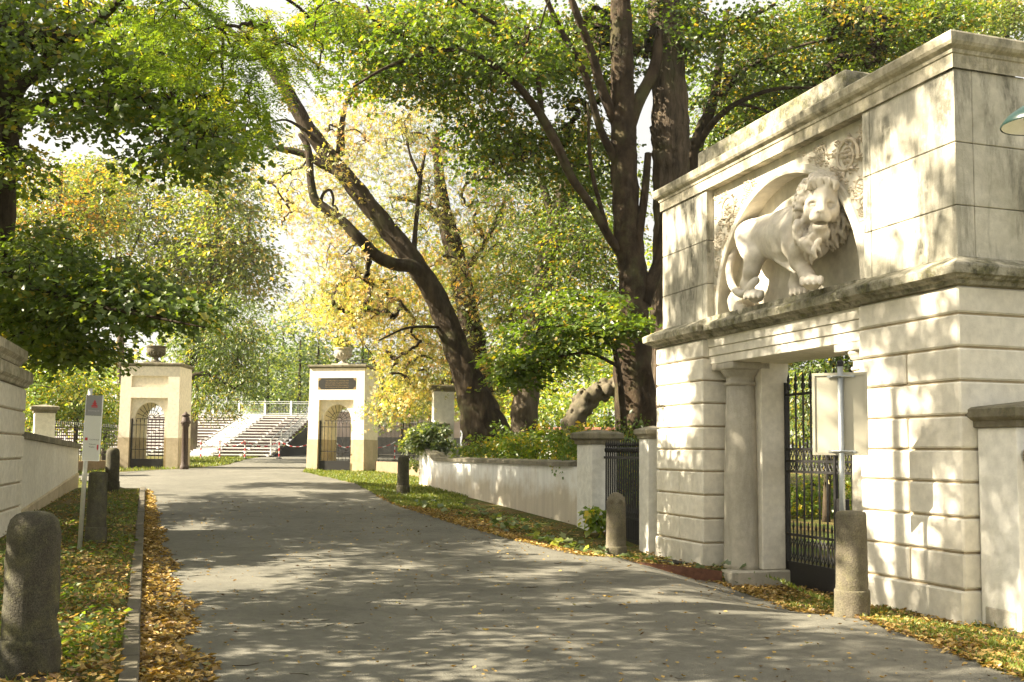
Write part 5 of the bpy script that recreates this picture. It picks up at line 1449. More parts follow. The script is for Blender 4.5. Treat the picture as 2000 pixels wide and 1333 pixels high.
_d = np.interp(_Y, [3.5, 9.0, 10.2, 12.8, 14, 17, 28, 34], [.86, .78, .47, .45, .60, .66, .62, .50]) + .42 * (_X < -.36 * _Y)
shade_sprays = boughs(_P, _d, 1.0)
_n = 2300
_t, _z = 7.4 * rsh.random(_n) - .9, 6.6 * rsh.random(_n) - .1
_P = np.stack([GP0[0] + gU[0] * _t, GP0[1] + gU[1] * _t, _z], 1)
_d = np.where(_z > 3.6, np.where(_t < 1.7, .42, .50), np.where(_t < 1.7, .48, .51))
shade_sprays = np.concatenate([shade_sprays, boughs(_P, _d, .8)])
_n = 760
_u = 12.6 * rsh.random(_n); _P = np.stack([W0[0] + wd[0] * _u, W0[1] + wd[1] * _u, 1.3 * rsh.random(_n) + .2], 1)
shade_sprays = np.concatenate([shade_sprays, boughs(_P, np.full(_n, .45), .75)])
shade_sprays = shade_sprays[(shade_sprays[:, 2] > 3.2)]
shade_far = shade_sprays[shade_sprays[:, 1] > 17]; shade_near = shade_sprays[shade_sprays[:, 1] <= 17]

# ------------------------------------------------------------------ near trees on the left
tree('maple_tree', 'dark maple with its trunk at the left edge and a long horizontal limb', 'tree',
     [(-14, 880, 20, 92), (-12, 600, 20, 78), (-8, 330, 20, 74), (8, 220, 20, 72), (10, 110, 20, 58), (4, 0, 20, 48), (-10, -160, 20, 36), (-5, -380, 20, 20)],
     [[(10, 275, 20, 36), (45, 228, 20, 26), (110, 196, 19.5, 20), (200, 183, 19, 15), (265, 188, 18.5, 11), (340, 206, 18, 7), (420, 250, 17, 4)],
      [(18, 205, 20, 40), (48, 160, 19.6, 26), (120, 108, 19, 20), (170, 62, 18.4, 18), (232, 2, 18, 15), (300, -80, 17, 9)],
      [(12, 130, 20, 26), (40, 60, 20.5, 16), (15, 5, 21, 12)], [(150, 190, 19.3, 12), (180, 220, 19, 8), (230, 262, 18.5, 5), (270, 300, 18, 3)]],
     [(90, 60, 19, 210, 115, 3, 150), (300, 110, 18, 150, 105, 3, 105), (200, 215, 18, 190, 45, 2.5, 70), (420, 255, 16.5, 85, 85, 2, 55), (330, 300, 17, 80, 55, 2, 26), (30, 330, 20, 55, 55, 2, 24),
      ('s', shade_far)],  # unseen sprays added to this crown to cast shade
     dict(R=.55, m=24, size=.135, tpl='maple', mat=M['leaf_dark'], vs=.40, vt=.05), 101, M['bark'], dens=1.25)
tree('maple_tree', 'low drooping maple boughs spreading dark layers of leaves from the left over the gate pier', 'tree', None, [[(-366, 470, 16.4, 34), (-60, 500, 17, 20), (60, 560, 17, 14), (180, 595, 16.5, 9), (300, 620, 16, 6), (400, 640, 15.5, 3)],
      [(-366, 430, 16.4, 30), (-60, 470, 18, 20), (50, 520, 18, 12), (170, 560, 17.5, 8), (300, 570, 17, 4)]],
     [(60, 530, 19, 165, 80, 3, 150), (220, 580, 18, 150, 55, 2.5, 100), (60, 640, 20, 120, 50, 3, 80), (140, 685, 20, 120, 24, 2, 34), (340, 605, 17, 70, 24, 1.5, 18), (400, 597, 17, 30, 9, 1, 4),
      ('s', shade_near)],  # nearer share of the added, unseen shade sprays
     dict(R=.55, m=24, size=.13, tpl='maple', mat=M['leaf_dark'], droop=.4, tilt=.22, jit=.35, vs=.32), 102, M['bark'],
     wtrunk=[(-11.5, 16.5, 0, .33), (-11.3, 16.4, 3, .27), (-11, 16.2, 6, .2), (-10.5, 15.5, 10, .1)])
tree('robinia_tree', 'bright yellow green compound leaves hanging into the top of the picture from the left', 'tree', None,
     [[(-1020, -490, 9.3, 70), (-300, -480, 10, 40), (60, -250, 11, 22), (260, -90, 11.5, 12), (420, 40, 12, 8), (433, 120, 12, 6), (436, 170, 12, 3)], [(260, -90, 11.5, 14), (480, -40, 12, 9), (600, 30, 12.5, 6), (570, 75, 12.5, 4), (480, 105, 12.5, 3)]],
     [(430, 70, 11.5, 130, 95, 1.4, 52), (560, 105, 12, 95, 85, 1.4, 34), (480, 195, 12, 75, 50, 1.1, 20), (345, 40, 11, 90, 60, 1.2, 22), (640, 30, 13, 80, 45, 1.5, 16), (500, 270, 12.5, 45, 45, .8, 9), (300, 120, 11, 45, 45, 1, 8),
      ('w', -4, 1, 6.8, 3.5, 4, 1.0, 200), ('w', -3.2, 4.5, 7.3, 3.5, 3, .9, 140), ('w', -8, 2, 6.5, 3, 4, 2, 90)],  # unseen overhead sprays added to darken the left foreground
     dict(R=.42, m=6, size=.068, kind='pinnate', tpl='narrow', mat=M['leaf_bright'], vs=.4), 103, M['bark'], maxd=3.0, base_r=.0028,
     wtrunk=[(-10.5, 9, 0, .35), (-10.2, 9, 4, .28), (-9.5, 9.2, 8, .2), (-8.5, 9.5, 12, .08)])

# ------------------------------------------------------------------ leaning tree and its neighbours behind the garden wall
YL = dict(R=.62, m=20, size=.155, tpl='hand', mat=M['leaf_yellow'], droop=.5, tilt=.6, jit=.7, vs=.5)
tree('leaning_chestnut', 'big dark tree leaning left over the road with a forked trunk and sparse yellow leaves', 'tree',
     [(962, 920, 31, 118), (950, 850, 31, 96), (928, 780, 31, 69), (902, 710, 31, 51), (876, 640, 31, 46), (848, 575, 31, 43), (808, 512, 31, 38), (755, 445, 31, 37), (700, 375, 31, 34), (648, 313, 31, 31), (600, 248, 31, 28), (552, 165, 31, 25), (505, 105, 31, 18), (455, 65, 31, 12), (410, 20, 31, 6)],
     [[(842, 562, 31, 31), (812, 524, 30.8, 29), (770, 516, 30.5, 26), (735, 500, 30.3, 25), (705, 470, 30, 23), (668, 432, 30, 21), (632, 405, 30, 20), (613, 385, 30, 18), (606, 340, 30, 15), (602, 290, 30, 14), (585, 262, 30, 9)],
      [(712, 392, 31, 26), (680, 345, 31, 20), (640, 328, 31, 17), (590, 300, 31, 15), (540, 290, 31, 11), (522, 284, 31, 7)],
      [(625, 400, 30, 8), (632, 378, 30, 6), (645, 372, 30, 6), (651, 388, 30, 5), (650, 402, 30, 4)],
      [(808, 505, 31, 12), (812, 440, 31.5, 9), (822, 345, 32, 8), (830, 300, 32, 5)], [(820, 345, 32, 8), (800, 300, 32, 5), (790, 240, 32, 3)],
      [(665, 300, 31, 20), (668, 240, 31.5, 12), (680, 195, 32, 9), (720, 130, 32, 5)], [(556, 160, 31, 17), (548, 100, 31, 11), (520, 30, 31, 6)],
      [(596, 255, 30.8, 8), (560, 235, 30.5, 5), (525, 240, 30, 3)], [(870, 640, 31, 7), (800, 640, 30, 5), (740, 665, 29, 3)]],
     [(660, 480, 32, 90, 110, 4, 75), (740, 590, 33, 120, 80, 3.5, 120), (805, 715, 34, 75, 75, 3, 85), (620, 350, 32, 120, 100, 3, 75), (700, 240, 32, 130, 75, 3, 60), (575, 400, 33, 50, 60, 3, 14), (650, 590, 36, 90, 50, 3, 60), (760, 780, 43, 45, 40, 1.5, 24)],
     YL, 104, M['bark'], maxd=7, base_r=.006, trunk_n=34, dens=1.25)
tree('chestnut_tree', 'upright dark trunk right behind the leaning tree, in golden leaves', 'tree',
     [(950, 900, 36, 60), (938, 760, 36, 50), (920, 640, 36, 44), (898, 530, 36, 40), (876, 450, 36, 34), (862, 380, 36, 24), (850, 260, 36, 14)],
     [[(876, 450, 36, 18), (830, 400, 36, 12), (760, 385, 36, 6)], [(900, 540, 36, 14), (950, 470, 36, 10), (990, 380, 36, 5)]],
     [(820, 390, 35, 140, 140, 4, 165), (900, 560, 36, 120, 120, 4, 165), (900, 720, 36, 130, 90, 3, 120), (970, 400, 37, 90, 180, 4, 120), (840, 210, 35, 150, 90, 3.5, 100), (800, 790, 37, 100, 45, 3, 50)],
     dict(YL, mat=M['leaf_mixed']), 105, M['bark'], maxd=7, base_r=.006, dens=1.3)
tree('lime_tree', 'straight grey brown trunk between the leaning tree and the ruined arch', 'tree',
     [(1022, 900, 33, 62), (1026, 800, 33, 52), (1036, 700, 33, 46), (1056, 580, 33, 44), (1078, 470, 33, 40), (1100, 380, 33, 34), (1128, 300, 33, 28), (1150, 220, 33, 16)],
     [[(1085, 440, 33, 20), (1060, 360, 33, 14), (1040, 270, 33, 8)], [(1112, 345, 33, 16), (1150, 300, 33, 10), (1180, 230, 33, 5)]],
     [(1050, 420, 34, 120, 120, 3.5, 140), (1140, 480, 32, 110, 110, 3, 150), (1120, 580, 31, 110, 60, 2, 70), (1010, 560, 35, 80, 80, 3, 60), (1040, 640, 36, 100, 70, 3, 60)],
     dict(R=.6, m=22, size=.14, tpl='rhomb', mat=M['leaf_green'], vs=.45), 106, M['bark_light'], maxd=6)
tree('plane_tree', 'tall plane tree whose dark trunk forks beside the lion gate with long arching limbs', 'tree',
     [(1246, 960, 24, 100), (1243, 850, 24, 84), (1238, 740, 24, 74), (1234, 640, 24, 68), (1238, 560, 24, 56), (1228, 470, 24, 52), (1221, 380, 24, 50), (1218, 280, 24, 50), (1216, 180, 24, 46), (1214, 60, 24, 42), (1210, -80, 24, 34), (1200, -300, 24, 20)],
     [[(1215, 500, 24, 20), (1190, 462, 23.8, 18), (1150, 395, 23.5, 17), (1118, 350, 23.2, 17), (1090, 290, 23, 19), (1065, 240, 23, 18), (1030, 190, 22.6, 15), (990, 150, 22.3, 13), (930, 108, 22, 12), (860, 98, 21.5, 10), (760, 130, 21, 7), (690, 170, 20.5, 4)],
      [(1252, 590, 24, 44), (1272, 548, 24, 30), (1290, 500, 24, 22), (1300, 400, 24, 16)],
      [(1236, 560, 23.8, 20), (1246, 470, 23.8, 18), (1258, 390, 23.8, 16), (1266, 300, 23.9, 14)],
      [(1226, 250, 24, 32), (1250, 190, 24, 26), (1278, 135, 24, 24), (1288, 60, 24, 18)],
      [(1208, 250, 24, 26), (1178, 180, 23.8, 20), (1150, 90, 23.5, 18), (1120, 10, 23, 14), (1090, -80, 23, 8)],
      [(1210, 330, 24, 20), (1172, 250, 23.6, 15), (1140, 140, 23.2, 14), (1095, 60, 22.8, 12), (1060, -20, 22.4, 9)],
      [(1060, 240, 23, 12), (1045, 130, 22.6, 10), (1000, 70, 22, 9), (930, 25, 21.5, 8), (870, -20, 21, 6)],
      [(860, 98, 21.5, 8), (800, 75, 21, 7), (735, 45, 20.6, 6), (715, 10, 20.4, 4)], [(1190, 462, 23.8, 9), (1155, 330, 23.3, 8), (1148, 200, 23, 5)]],
     [(760, 120, 24.5, 130, 90, 3, 115), (930, 130, 25.5, 140, 110, 3, 165), (1110, 110, 26.5, 150, 110, 3, 170), (990, 290, 26.5, 130, 80, 3, 100), (1130, 300, 27, 110, 90, 2.5, 85), (700, 40, 23.5, 130, 55, 2.5, 60), (880, 20, 24.5, 130, 50, 2.5, 85), (1250, 50, 26, 110, 70, 2, 60), (1000, 90, 22, 130, 90, 1.5, 40), (830, 60, 20.5, 110, 50, 1, 24),
      ('w', 1.5, 23, 14, 5, 4, 2.5, 90)],
     dict(R=.52, m=26, size=.120, tpl='maple', mat=M['leaf_green'], vs=.45, vt=.05), 107, M['bark_plane'], maxd=5, trunk_n=34, dens=1.55)
tree('tall_tree', 'thick ridged brown trunk rising close behind the left end of the lion gate', 'tree',
     [(1312, 960, 25.5, 100), (1312, 560, 25.5, 78), (1312, 420, 25.5, 74), (1310, 320, 25.5, 72), (1309, 270, 25.5, 76), (1307, 180, 25.5, 68), (1300, 60, 25.5, 64), (1292, -60, 25.5, 58), (1285, -300, 25.5, 40)],
     [[(1290, 280, 25.4, 24), (1276, 255, 25.3, 14), (1270, 248, 25.3, 6)]],
     [(1340, 60, 26, 60, 90, 2, 40), ('w', 4, 26, 15, 4, 3, 3, 60)],
     dict(R=.52, m=22, size=.13, tpl='maple', mat=M['leaf_green'], vs=.4), 108, M['bark_brown'], maxd=4, trunk_n=40)
tree('maple_tree', 'green maple behind the lion gate with dark branches arching over its roof', 'tree',
     [(1400, 960, 28, 60), (1372, 600, 28, 46), (1352, 340, 28, 34), (1366, 265, 28, 26), (1392, 200, 28, 20), (1404, 130, 28, 15), (1420, 20, 28, 10)],
     [[(1360, 285, 28, 16), (1400, 232, 27.5, 13), (1440, 202, 27, 11), (1512, 175, 26.5, 8), (1600, 172, 26, 5)], [(1334, 110, 26.5, 12), (1362, 75, 26.3, 12), (1400, 52, 26, 11), (1470, 30, 25.6, 10), (1515, 8, 25.3, 7)],
      [(1392, 200, 28, 12), (1450, 140, 27.5, 9), (1530, 100, 27, 7), (1640, 70, 26.5, 5)], [(1440, 202, 27, 8), (1490, 215, 26.8, 5), (1540, 240, 26.5, 3)]],
     [(1440, 150, 29.5, 130, 130, 3, 150), (1580, 110, 29.5, 140, 110, 3, 165), (1730, 60, 28, 130, 85, 3, 130), (1390, 320, 30, 60, 100, 2.5, 55), (1560, 210, 29, 120, 70, 2.5, 60), (1650, 20, 28, 140, 50, 3, 70), (1850, 20, 27, 70, 45, 2.5, 50), (1480, 60, 25, 110, 50, 1.2, 26)],
     dict(R=.55, m=26, size=.118, tpl='maple', mat=M['leaf_green'], vs=.45), 109, M['bark'], maxd=6)
tree('young_maple', 'young maple with flat bright layers of leaves before the plane trunk', 'tree',
     [(1222, 880, 22.5, 14), (1214, 770, 22.5, 12), (1204, 700, 22.4, 10), (1192, 650, 22.3, 7), (1180, 610, 22.2, 4)],
     [[(1206, 715, 22.4, 8), (1150, 690, 22, 6), (1080, 700, 21.7, 4), (1010, 720, 21.5, 2)], [(1200, 680, 22.4, 7), (1130, 640, 22, 5), (1060, 640, 21.7, 3)]],
     [(1110, 655, 22, 135, 38, 1.2, 44), (1040, 705, 22.3, 90, 36, 1.2, 34), (1180, 630, 21.6, 85, 22, .8, 22), (1230, 640, 21.3, 40, 14, .5, 10), (1010, 740, 22, 50, 22, .8, 16), (1150, 590, 23, 90, 25, 1, 22)],
     dict(R=.42, m=22, size=.125, tpl='maple', mat=M['leaf_green'], droop=.15, tilt=.18, jit=.3, vs=.35), 110, M['bark'], maxd=3)
tree('yellow_tree', 'yellowish sunlit treetop showing above the right end of the gate roof', 'tree', None, [],
     [(1930, 35, 44, 75, 55, 3, 110), (1985, 20, 42, 50, 45, 3, 50)], dict(R=.8, m=24, size=.2, tpl='rhomb', mat=M['leaf_pale'], vs=.5, vt=.1), 111, M['bark'],
     wtrunk=[(22, 45, 0, .4), (21.5, 45, 8, .3), (21, 44.5, 16, .15)], maxd=5)

# ------------------------------------------------------------------ trees farther off on the left
tree('autumn_tree', 'tree turning orange and yellow behind the dark left maple', 'tree', [(60, 900, 53, 34), (80, 650, 53, 26), (110, 450, 53, 16), (120, 330, 53, 6)], [],
     [(90, 400, 53, 140, 85, 4, 165), (190, 420, 52, 60, 80, 3, 60), (40, 470, 52, 100, 60, 3, 70)], dict(R=1.0, m=24, size=.24, tpl='rhomb', mat=M['leaf_orange'], vs=.55), 112, M['bark'], maxd=5)
tree('ash_tree', 'pale green tree with a many branched crown behind the left arched pier', 'tree', [(235, 900, 66, 16), (236, 600, 66, 13), (238, 540, 66, 12), (228, 470, 66, 9), (226, 400, 66, 6), (225, 330, 66, 3)],
     [[(238, 545, 66, 9), (215, 500, 66, 7), (195, 440, 66, 4)], [(238, 530, 66, 8), (268, 470, 66, 5), (290, 390, 66, 3)], [(242, 535, 66, 7), (290, 500, 66, 5), (320, 450, 66, 3)]],
     [(240, 430, 66, 130, 115, 6, 150), (180, 350, 67, 90, 50, 5, 50), (270, 560, 65, 120, 60, 5, 90)], dict(R=1.1, m=24, size=.31, tpl='rhomb', mat=M['leaf_pale'], vs=.5, vt=.12), 113, M['bark_light'], maxd=9, base_r=.012, dens=2.4)
tree('ash_tree', 'pale green tree with two slanting trunks beyond the gap between the arched piers', 'tree', [(372, 900, 64, 24), (385, 640, 64, 20), (400, 575, 64, 18), (418, 510, 64, 14), (425, 430, 64, 9), (430, 330, 64, 5)],
     [[(385, 640, 64, 14), (430, 590, 64, 16), (450, 550, 64, 12), (475, 500, 64, 8), (490, 420, 64, 4)], [(418, 510, 64, 8), (400, 440, 64, 6), (402, 360, 64, 3)], [(425, 440, 64, 6), (460, 380, 64, 3)]],
     [(420, 420, 64, 115, 130, 6, 170), (470, 530, 63, 80, 80, 4, 85), (360, 540, 65, 90, 80, 5, 80), (420, 310, 66, 90, 40, 4, 30)], dict(R=1.1, m=24, size=.31, tpl='rhomb', mat=M['leaf_pale'], vs=.5, vt=.12), 114, M['bark_light'], maxd=9, base_r=.012, dens=2.4)
tree('walnut_tree', 'rounded olive green tree drooping before the grandstand between the arched piers', 'tree', [(346, 900, 48.5, 30), (350, 780, 48.5, 26), (378, 690, 49.0, 20), (420, 620, 49.5, 10)], [[(345, 750, 48.5, 14), (400, 730, 48.5, 9), (460, 760, 48.5, 4)]],
     [(435, 660, 49.5, 95, 95, 3.5, 300), (395, 765, 48.5, 45, 30, 2.5, 40), (470, 745, 49.0, 55, 40, 2.5, 55), (392, 805, 48.0, 16, 16, 1, 7), (445, 805, 48.3, 26, 18, 1, 10), (380, 640, 49.5, 60, 60, 3, 70)],
     dict(R=.65, m=26, size=.19, tpl='narrow', mat=M['leaf_dark'], droop=.6, vs=.45, jit=.6), 115, M['bark'], maxd=6)
for i, (px, py, Y, rx, ry, n, lab) in enumerate(((150, 760, 47, 75, 75, 110, 'bushy tree with sunlit yellow tips behind the squat left pillar'), (205, 800, 50, 45, 70, 70, 'dense green shrub filling the gap left of the left arched pier'), (70, 720, 46, 70, 70, 90, 'dark bush under the low maple boughs at far left'),
                                                     (30, 800, 44, 60, 60, 60, 'dark shrub peeping over the left wall coping'))):
    g0 = at(px, py, Y)
    tree('shrub', lab, 'shrub', None, [], [(px, py, Y, rx, ry, 2.5, n), (px, py + ry * .7, Y, rx * .9, ry * .5, 2, n // 3)], dict(R=.7, m=24, size=.19, tpl='rhomb', mat=M['leaf_shrub'], vs=.55), 120 + i, M['bark'], wtrunk=[(g0[0], g0[1], .7, .12), (g0[0] + .1, g0[1], g0[2], .06)], maxd=4)
# poplars far beyond the grandstand
for i, (px, top, Y, lab) in enumerate(((548, 575, 95, 'left tall blue green poplar beyond the grandstand'), (582, 600, 92, 'second poplar from the left beyond the grandstand'), (618, 585, 96, 'pale poplar right above the grandstand railing end'), (655, 560, 98, 'poplar rising left of the plaque pier urn'), (705, 570, 100, 'poplar rising right of the plaque pier urn'), (520, 640, 88, 'short bushy poplar at the left end of the row'))):
    h_ = (878 - top) / 2000 * Y
    c0 = at(px, 878, Y)
    tree('poplar', lab, 'tree', None, [], [('w', c0[0], c0[1], 2 + h_ * .55, 2.1, 2.1, h_ * .52, 120), ('w', c0[0], c0[1], 2 + h_ * .3, 2.2, 2.2, h_ * .3, 60)],
         dict(R=.9, m=20, size=.33, tpl='rhomb', mat=M['leaf_poplar'], droop=-.5, tilt=.6, vs=.55), 130 + i, M['bark'], wtrunk=[(c0[0], c0[1], 1.3, .25), (c0[0], c0[1], h_ * .9, .08)], maxd=9, group='poplars beyond the grandstand')
# far wood closing the view
r = np.random.default_rng(55)
n = 2600
X = r.uniform(-150, 120, n); Y = r.uniform(112, 150, n)
top = 13 + 4 * np.sin(X * .11) + 3 * np.sin(X * .27 + 1) + 2 * np.sin(X * .63)
C = np.stack([X, Y, 2 + top * np.sqrt(r.random(n))], 1)
pos, yd, nn, sz, vv = make_leaves(C, r.normal(size=(n, 3)), r, 2.0, 16, .9, 'flat', .3, .7, .7, .5)
fw_ = link('far_wood', leaf_mesh('far_wood', pos, yd, nn, sz, vv, 'rhomb', M['leaf_pale'])); fw_['kind'] = 'stuff'
# ------------------------------------------------------------------ back wall, ruined arch, planting behind the garden wall
a = at(985, 868, 42.0); b2 = at(1420, 868, 38.0)
v = np.array([b2[0] - a[0], b2[1] - a[1]]); ln = float(np.linalg.norm(v)); az_ = math.atan2(-v[0], v[1])
bw = thing('park_wall', 'old pale wall with red brick coping running behind the trees and the ruined arch', 'wall', (a[0], a[1], 1.2), az_)
MB().box(-.2, .2, 0, ln, -1.2, 1.28).build('wall_face', M['white'], bw)
M['brick'] = mat_plaster('red_brick', (.33, .15, .09), (.20, .10, .07), .6)
cm = MB().box(-.27, .27, .004, .246, 1.285, 1.40, .01).mesh('brick', M['brick'])
for k in range(int(ln / .25)): link('brick', cm, bw, (0, k * .25, 0))
# grotto-like arch of rough stone
gf = Field((.9, 28.6, -.2), (4.4, 31.6, 4.4), .042)
gp = smooth_path([at(1118, 960, 30), at(1116, 870, 30), at(1122, 825, 30), at(1140, 790, 30), at(1170, 765, 30), at(1205, 758, 30), at(1245, 775, 30), at(1262, 830, 30), at(1265, 960, 30)], 5)
r3 = random.Random(3)
for i in range(len(gp) - 1): gf.cap(gp[i], gp[i + 1], max(.22, .36 - .006 * i), max(.22, .36 - .006 * (i + 1)), .05)
for i in range(260):
    c0 = gp[r3.randrange(len(gp))]; d3 = np.array([r3.gauss(0, 1) for _ in range(3)]); d3 /= np.linalg.norm(d3)
    rr4 = r3.uniform(.05, .14) * (1.3 if c0[0] < 2.2 else 1); gf.ell(c0 + d3 * .25, (rr4, rr4 * r3.uniform(.5, 1.2), rr4 * r3.uniform(.5, 1.5)), None, .004)
for i in range(120):
    c0 = gp[r3.randrange(len(gp))]; d3 = np.array([r3.gauss(0, 1) for _ in range(3)]); d3 /= np.linalg.norm(d3)
    rr4 = r3.uniform(.03, .07); gf.ell(c0 + d3 * .30, (rr4, rr4 * 1.2, rr4 * r3.uniform(1, 2)), None, .004, True)
V, Q = gf.nets()
ra_ = link('ruined_arch', np_mesh('ruined_arch', V, Q.ravel(), np.full(len(Q), 4), mat_plaster('grotto_stone', (.16, .13, .088), (.055, .045, .03), .8, .4, .35, 3.0), smooth=True))
tag(ra_, 'rough grotto arch of eroded stone between the grey brown trunk and the plane tree', 'arch')

SH = dict(R=.28, m=22, size=.11, tpl='rhomb', mat=M['leaf_bright'], droop=.15, tilt=.5, jit=.6, vs=.5)
labs = ['first leafy plant behind the garden wall next to the broad pillar', 'second leafy plant behind the garden wall, counted from the broad pillar', 'tall sprouting plant behind the garden wall in front of the grey brown trunk', 'yellow green plant behind the middle of the garden wall', 'bright plant behind the garden wall before the leaning trunk', 'low plant behind the far part of the garden wall', 'last leafy plant before the ivy behind the garden wall']
for i, u in enumerate(np.linspace(.9, 9.4, 7)):
    c0 = W0 + wd * u + wnrm * (.95 + .2 * (i % 2)); hh = [1.85, 1.95, 2.2, 2.0, 2.15, 1.95, 1.85][i]
    bl_ = [('w', c0[0], c0[1], 1.15, .55, .75, .55, 34)]
    rs2 = np.random.default_rng(200 + i)
    for k in range(7):
        q = c0 + rs2.normal(0, .4, 2); bl_.append(('w', q[0], q[1], hh - .28 + rs2.uniform(-.1, .15), .09, .09, .32, 6))
    tree('garden_plant', labs[i], 'plant', None, [], bl_, SH, 210 + i, M['bark'], wtrunk=[(c0[0], c0[1], .1, .03), (c0[0], c0[1], .9, .02), (c0[0] + .05, c0[1], hh - .3, .008)], maxd=2, group='plants behind the garden wall', base_r=.003, trunk_n=6)
# ivy over the far end of the wall, with a trailing strand
c0 = at(836, 850, 31.3)
iv = tree('ivy_bush', 'bushy ivy spilling over the far end of the white garden wall', 'ivy', None, [],
     [(838, 848, 31.3, 36, 24, .5, 62), (820, 862, 31.0, 20, 16, .4, 22), (862, 868, 30.8, 22, 10, .3, 18), (800, 872, 31.6, 12, 20, .3, 8), (806, 905, 31.8, 8, 16, .2, 5)],
     dict(R=.22, m=22, size=.10, tpl='maple', mat=M['leaf_ivy'], droop=.4, tilt=.5, vs=.5), 230, M['bark'], wtrunk=[(c0[0] + .1, c0[1] + .2, .3, .05), (c0[0], c0[1] + .1, 1.4, .04), (c0[0], c0[1], c0[2], .02)], maxd=2, base_r=.003)
MB().tube(smooth_path([at(838, 872, 30.9), at(840, 885, 31.2), at(836, 897, 31.25), at(842, 908, 31.2), at(846, 922, 31.1)], 4), .012, 4).build('trailing_stem', M['bark'], iv)
tree('fence_plant', 'small broad leaved plant at the foot of the pillar by the spear fence', 'plant', None, [], [(1160, 1003, 18.6, 15, 8, .15, 9), (1168, 1020, 18.6, 8, 14, .12, 5)],
     dict(R=.16, m=9, size=.17, tpl='rhomb', mat=M['leaf_shrub'], droop=.5, tilt=.5, vs=.5), 231, M['bark'], wtrunk=[tuple(at(1166, 1040, 18.6)) + (.012,), tuple(at(1162, 1003, 18.6)) + (.008,)], maxd=1, base_r=.003, trunk_n=5)
# tuft in the right urn
ub = urnB.location
tree('urn_plant', 'dark tuft of leaves growing out of the right stone urn', 'plant', None, [], [('w', ub.x, ub.y, ub.z + .92, .30, .30, .28, 30)], dict(R=.18, m=16, size=.11, tpl='rhomb', mat=M['leaf_orange'], tilt=.6, vs=.4), 232, M['bark'], wtrunk=[(ub.x, ub.y, ub.z + .55, .03), (ub.x, ub.y, ub.z + .95, .015)], maxd=1, base_r=.004, trunk_n=5)
# planting seen through the gates and behind the fence, hedges in the middle distance
def bush(px, py, Y, rx, ry, rY, n, label, mat, seed, name='shrub', R_=.5, sz=.14, tpl='rhomb', cat='shrub', **kw):
    g0 = at(px, py, Y); z0 = float(gz(g0[0], g0[1]))
    d = dict(R=R_, m=24, size=sz, tpl=tpl, mat=M[mat], vs=.5); d.update(kw)
    tree(name, label, cat, None, [], [(px, py, Y, rx, ry, rY, n)], d, seed, M['bark'], wtrunk=[(g0[0], g0[1], z0 - .1, .09), (g0[0] + .05, g0[1], (z0 + g0[2]) / 2, .07), (g0[0], g0[1], g0[2], .04)], maxd=4, base_r=.004, trunk_n=8)
bush(1610, 790, 21, 110, 95, 1.6, 150, 'dark feathery evergreen behind the iron gate, filling its upper half', 'leaf_dark', 240, 'evergreen', .45, .13, 'narrow', 'tree', droop=.7)
bush(1615, 715, 27, 110, 75, 1.6, 110, 'dark tree crown showing above the iron gate spikes', 'leaf_dark', 255, 'park_tree', .5, .14, cat='tree')
bush(1600, 985, 23, 95, 62, 1.5, 110, 'sunlit yellow green bush behind the lower iron gate bars', 'leaf_shrub', 241, R_=.42, sz=.12)
bush(1230, 900, 21.5, 60, 90, 1.0, 80, 'dark shrub behind the spear fence', 'leaf_green', 242, R_=.4, sz=.11)
bush(1060, 800, 44, 75, 55, 2, 80, 'green bush behind the back wall, left of the ruined arch', 'leaf_shrub', 243, R_=.7, sz=.2)
bush(1190, 800, 46, 95, 65, 2, 100, 'bright bush framed by the ruined arch', 'leaf_shrub', 244, R_=.7, sz=.2)
bush(960, 760, 48, 75, 70, 2.5, 90, 'tangled shrub behind the leaning trunk', 'leaf_pale', 245, R_=.75, sz=.22)
bush(1090, 700, 52, 120, 90, 3, 130, 'broad sunlit tree beyond the back wall between the trunks', 'leaf_shrub', 246, 'park_tree', .9, .25, cat='tree')
bush(1290, 640, 50, 120, 170, 3, 190, 'green tree seen between the plane trunk and the lion gate', 'leaf_shrub', 247, 'park_tree', .9, .25, cat='tree')
bush(1000, 540, 60, 160, 150, 4, 190, 'golden green tree far behind the grey brown trunk', 'leaf_pale', 248, 'park_tree', 1.1, .30, cat='tree')
bush(790, 560, 64, 150, 170, 4, 190, 'pale golden tree far behind the leaning trunk', 'leaf_mixed', 249, 'park_tree', 1.1, .30, cat='tree')
bush(800, 770, 62, 90, 50, 3, 80, 'pale hedge behind the stage wall', 'leaf_pale', 250, 'hedge', 1.0, .28, cat='hedge')
bush(1150, 400, 58, 120, 160, 4, 130, 'tall green tree far behind the plane tree limbs', 'leaf_pale', 251, 'park_tree', 1.1, .30, cat='tree')
bush(1500, 250, 50, 170, 150, 4, 190, 'tall green tree far behind the gate roof', 'leaf_shrub', 252, 'park_tree', 1.0, .26, cat='tree')
bush(1780, 100, 48, 150, 110, 4, 140, 'green treetop far behind the right half of the gate roof', 'leaf_shrub', 253, 'park_tree', 1.0, .26, cat='tree')
bush(1900, 900, 30, 300, 120, 3, 200, 'long dark hedge in the park behind the lion gate', 'leaf_green', 254, 'hedge', .7, .18, cat='hedge')

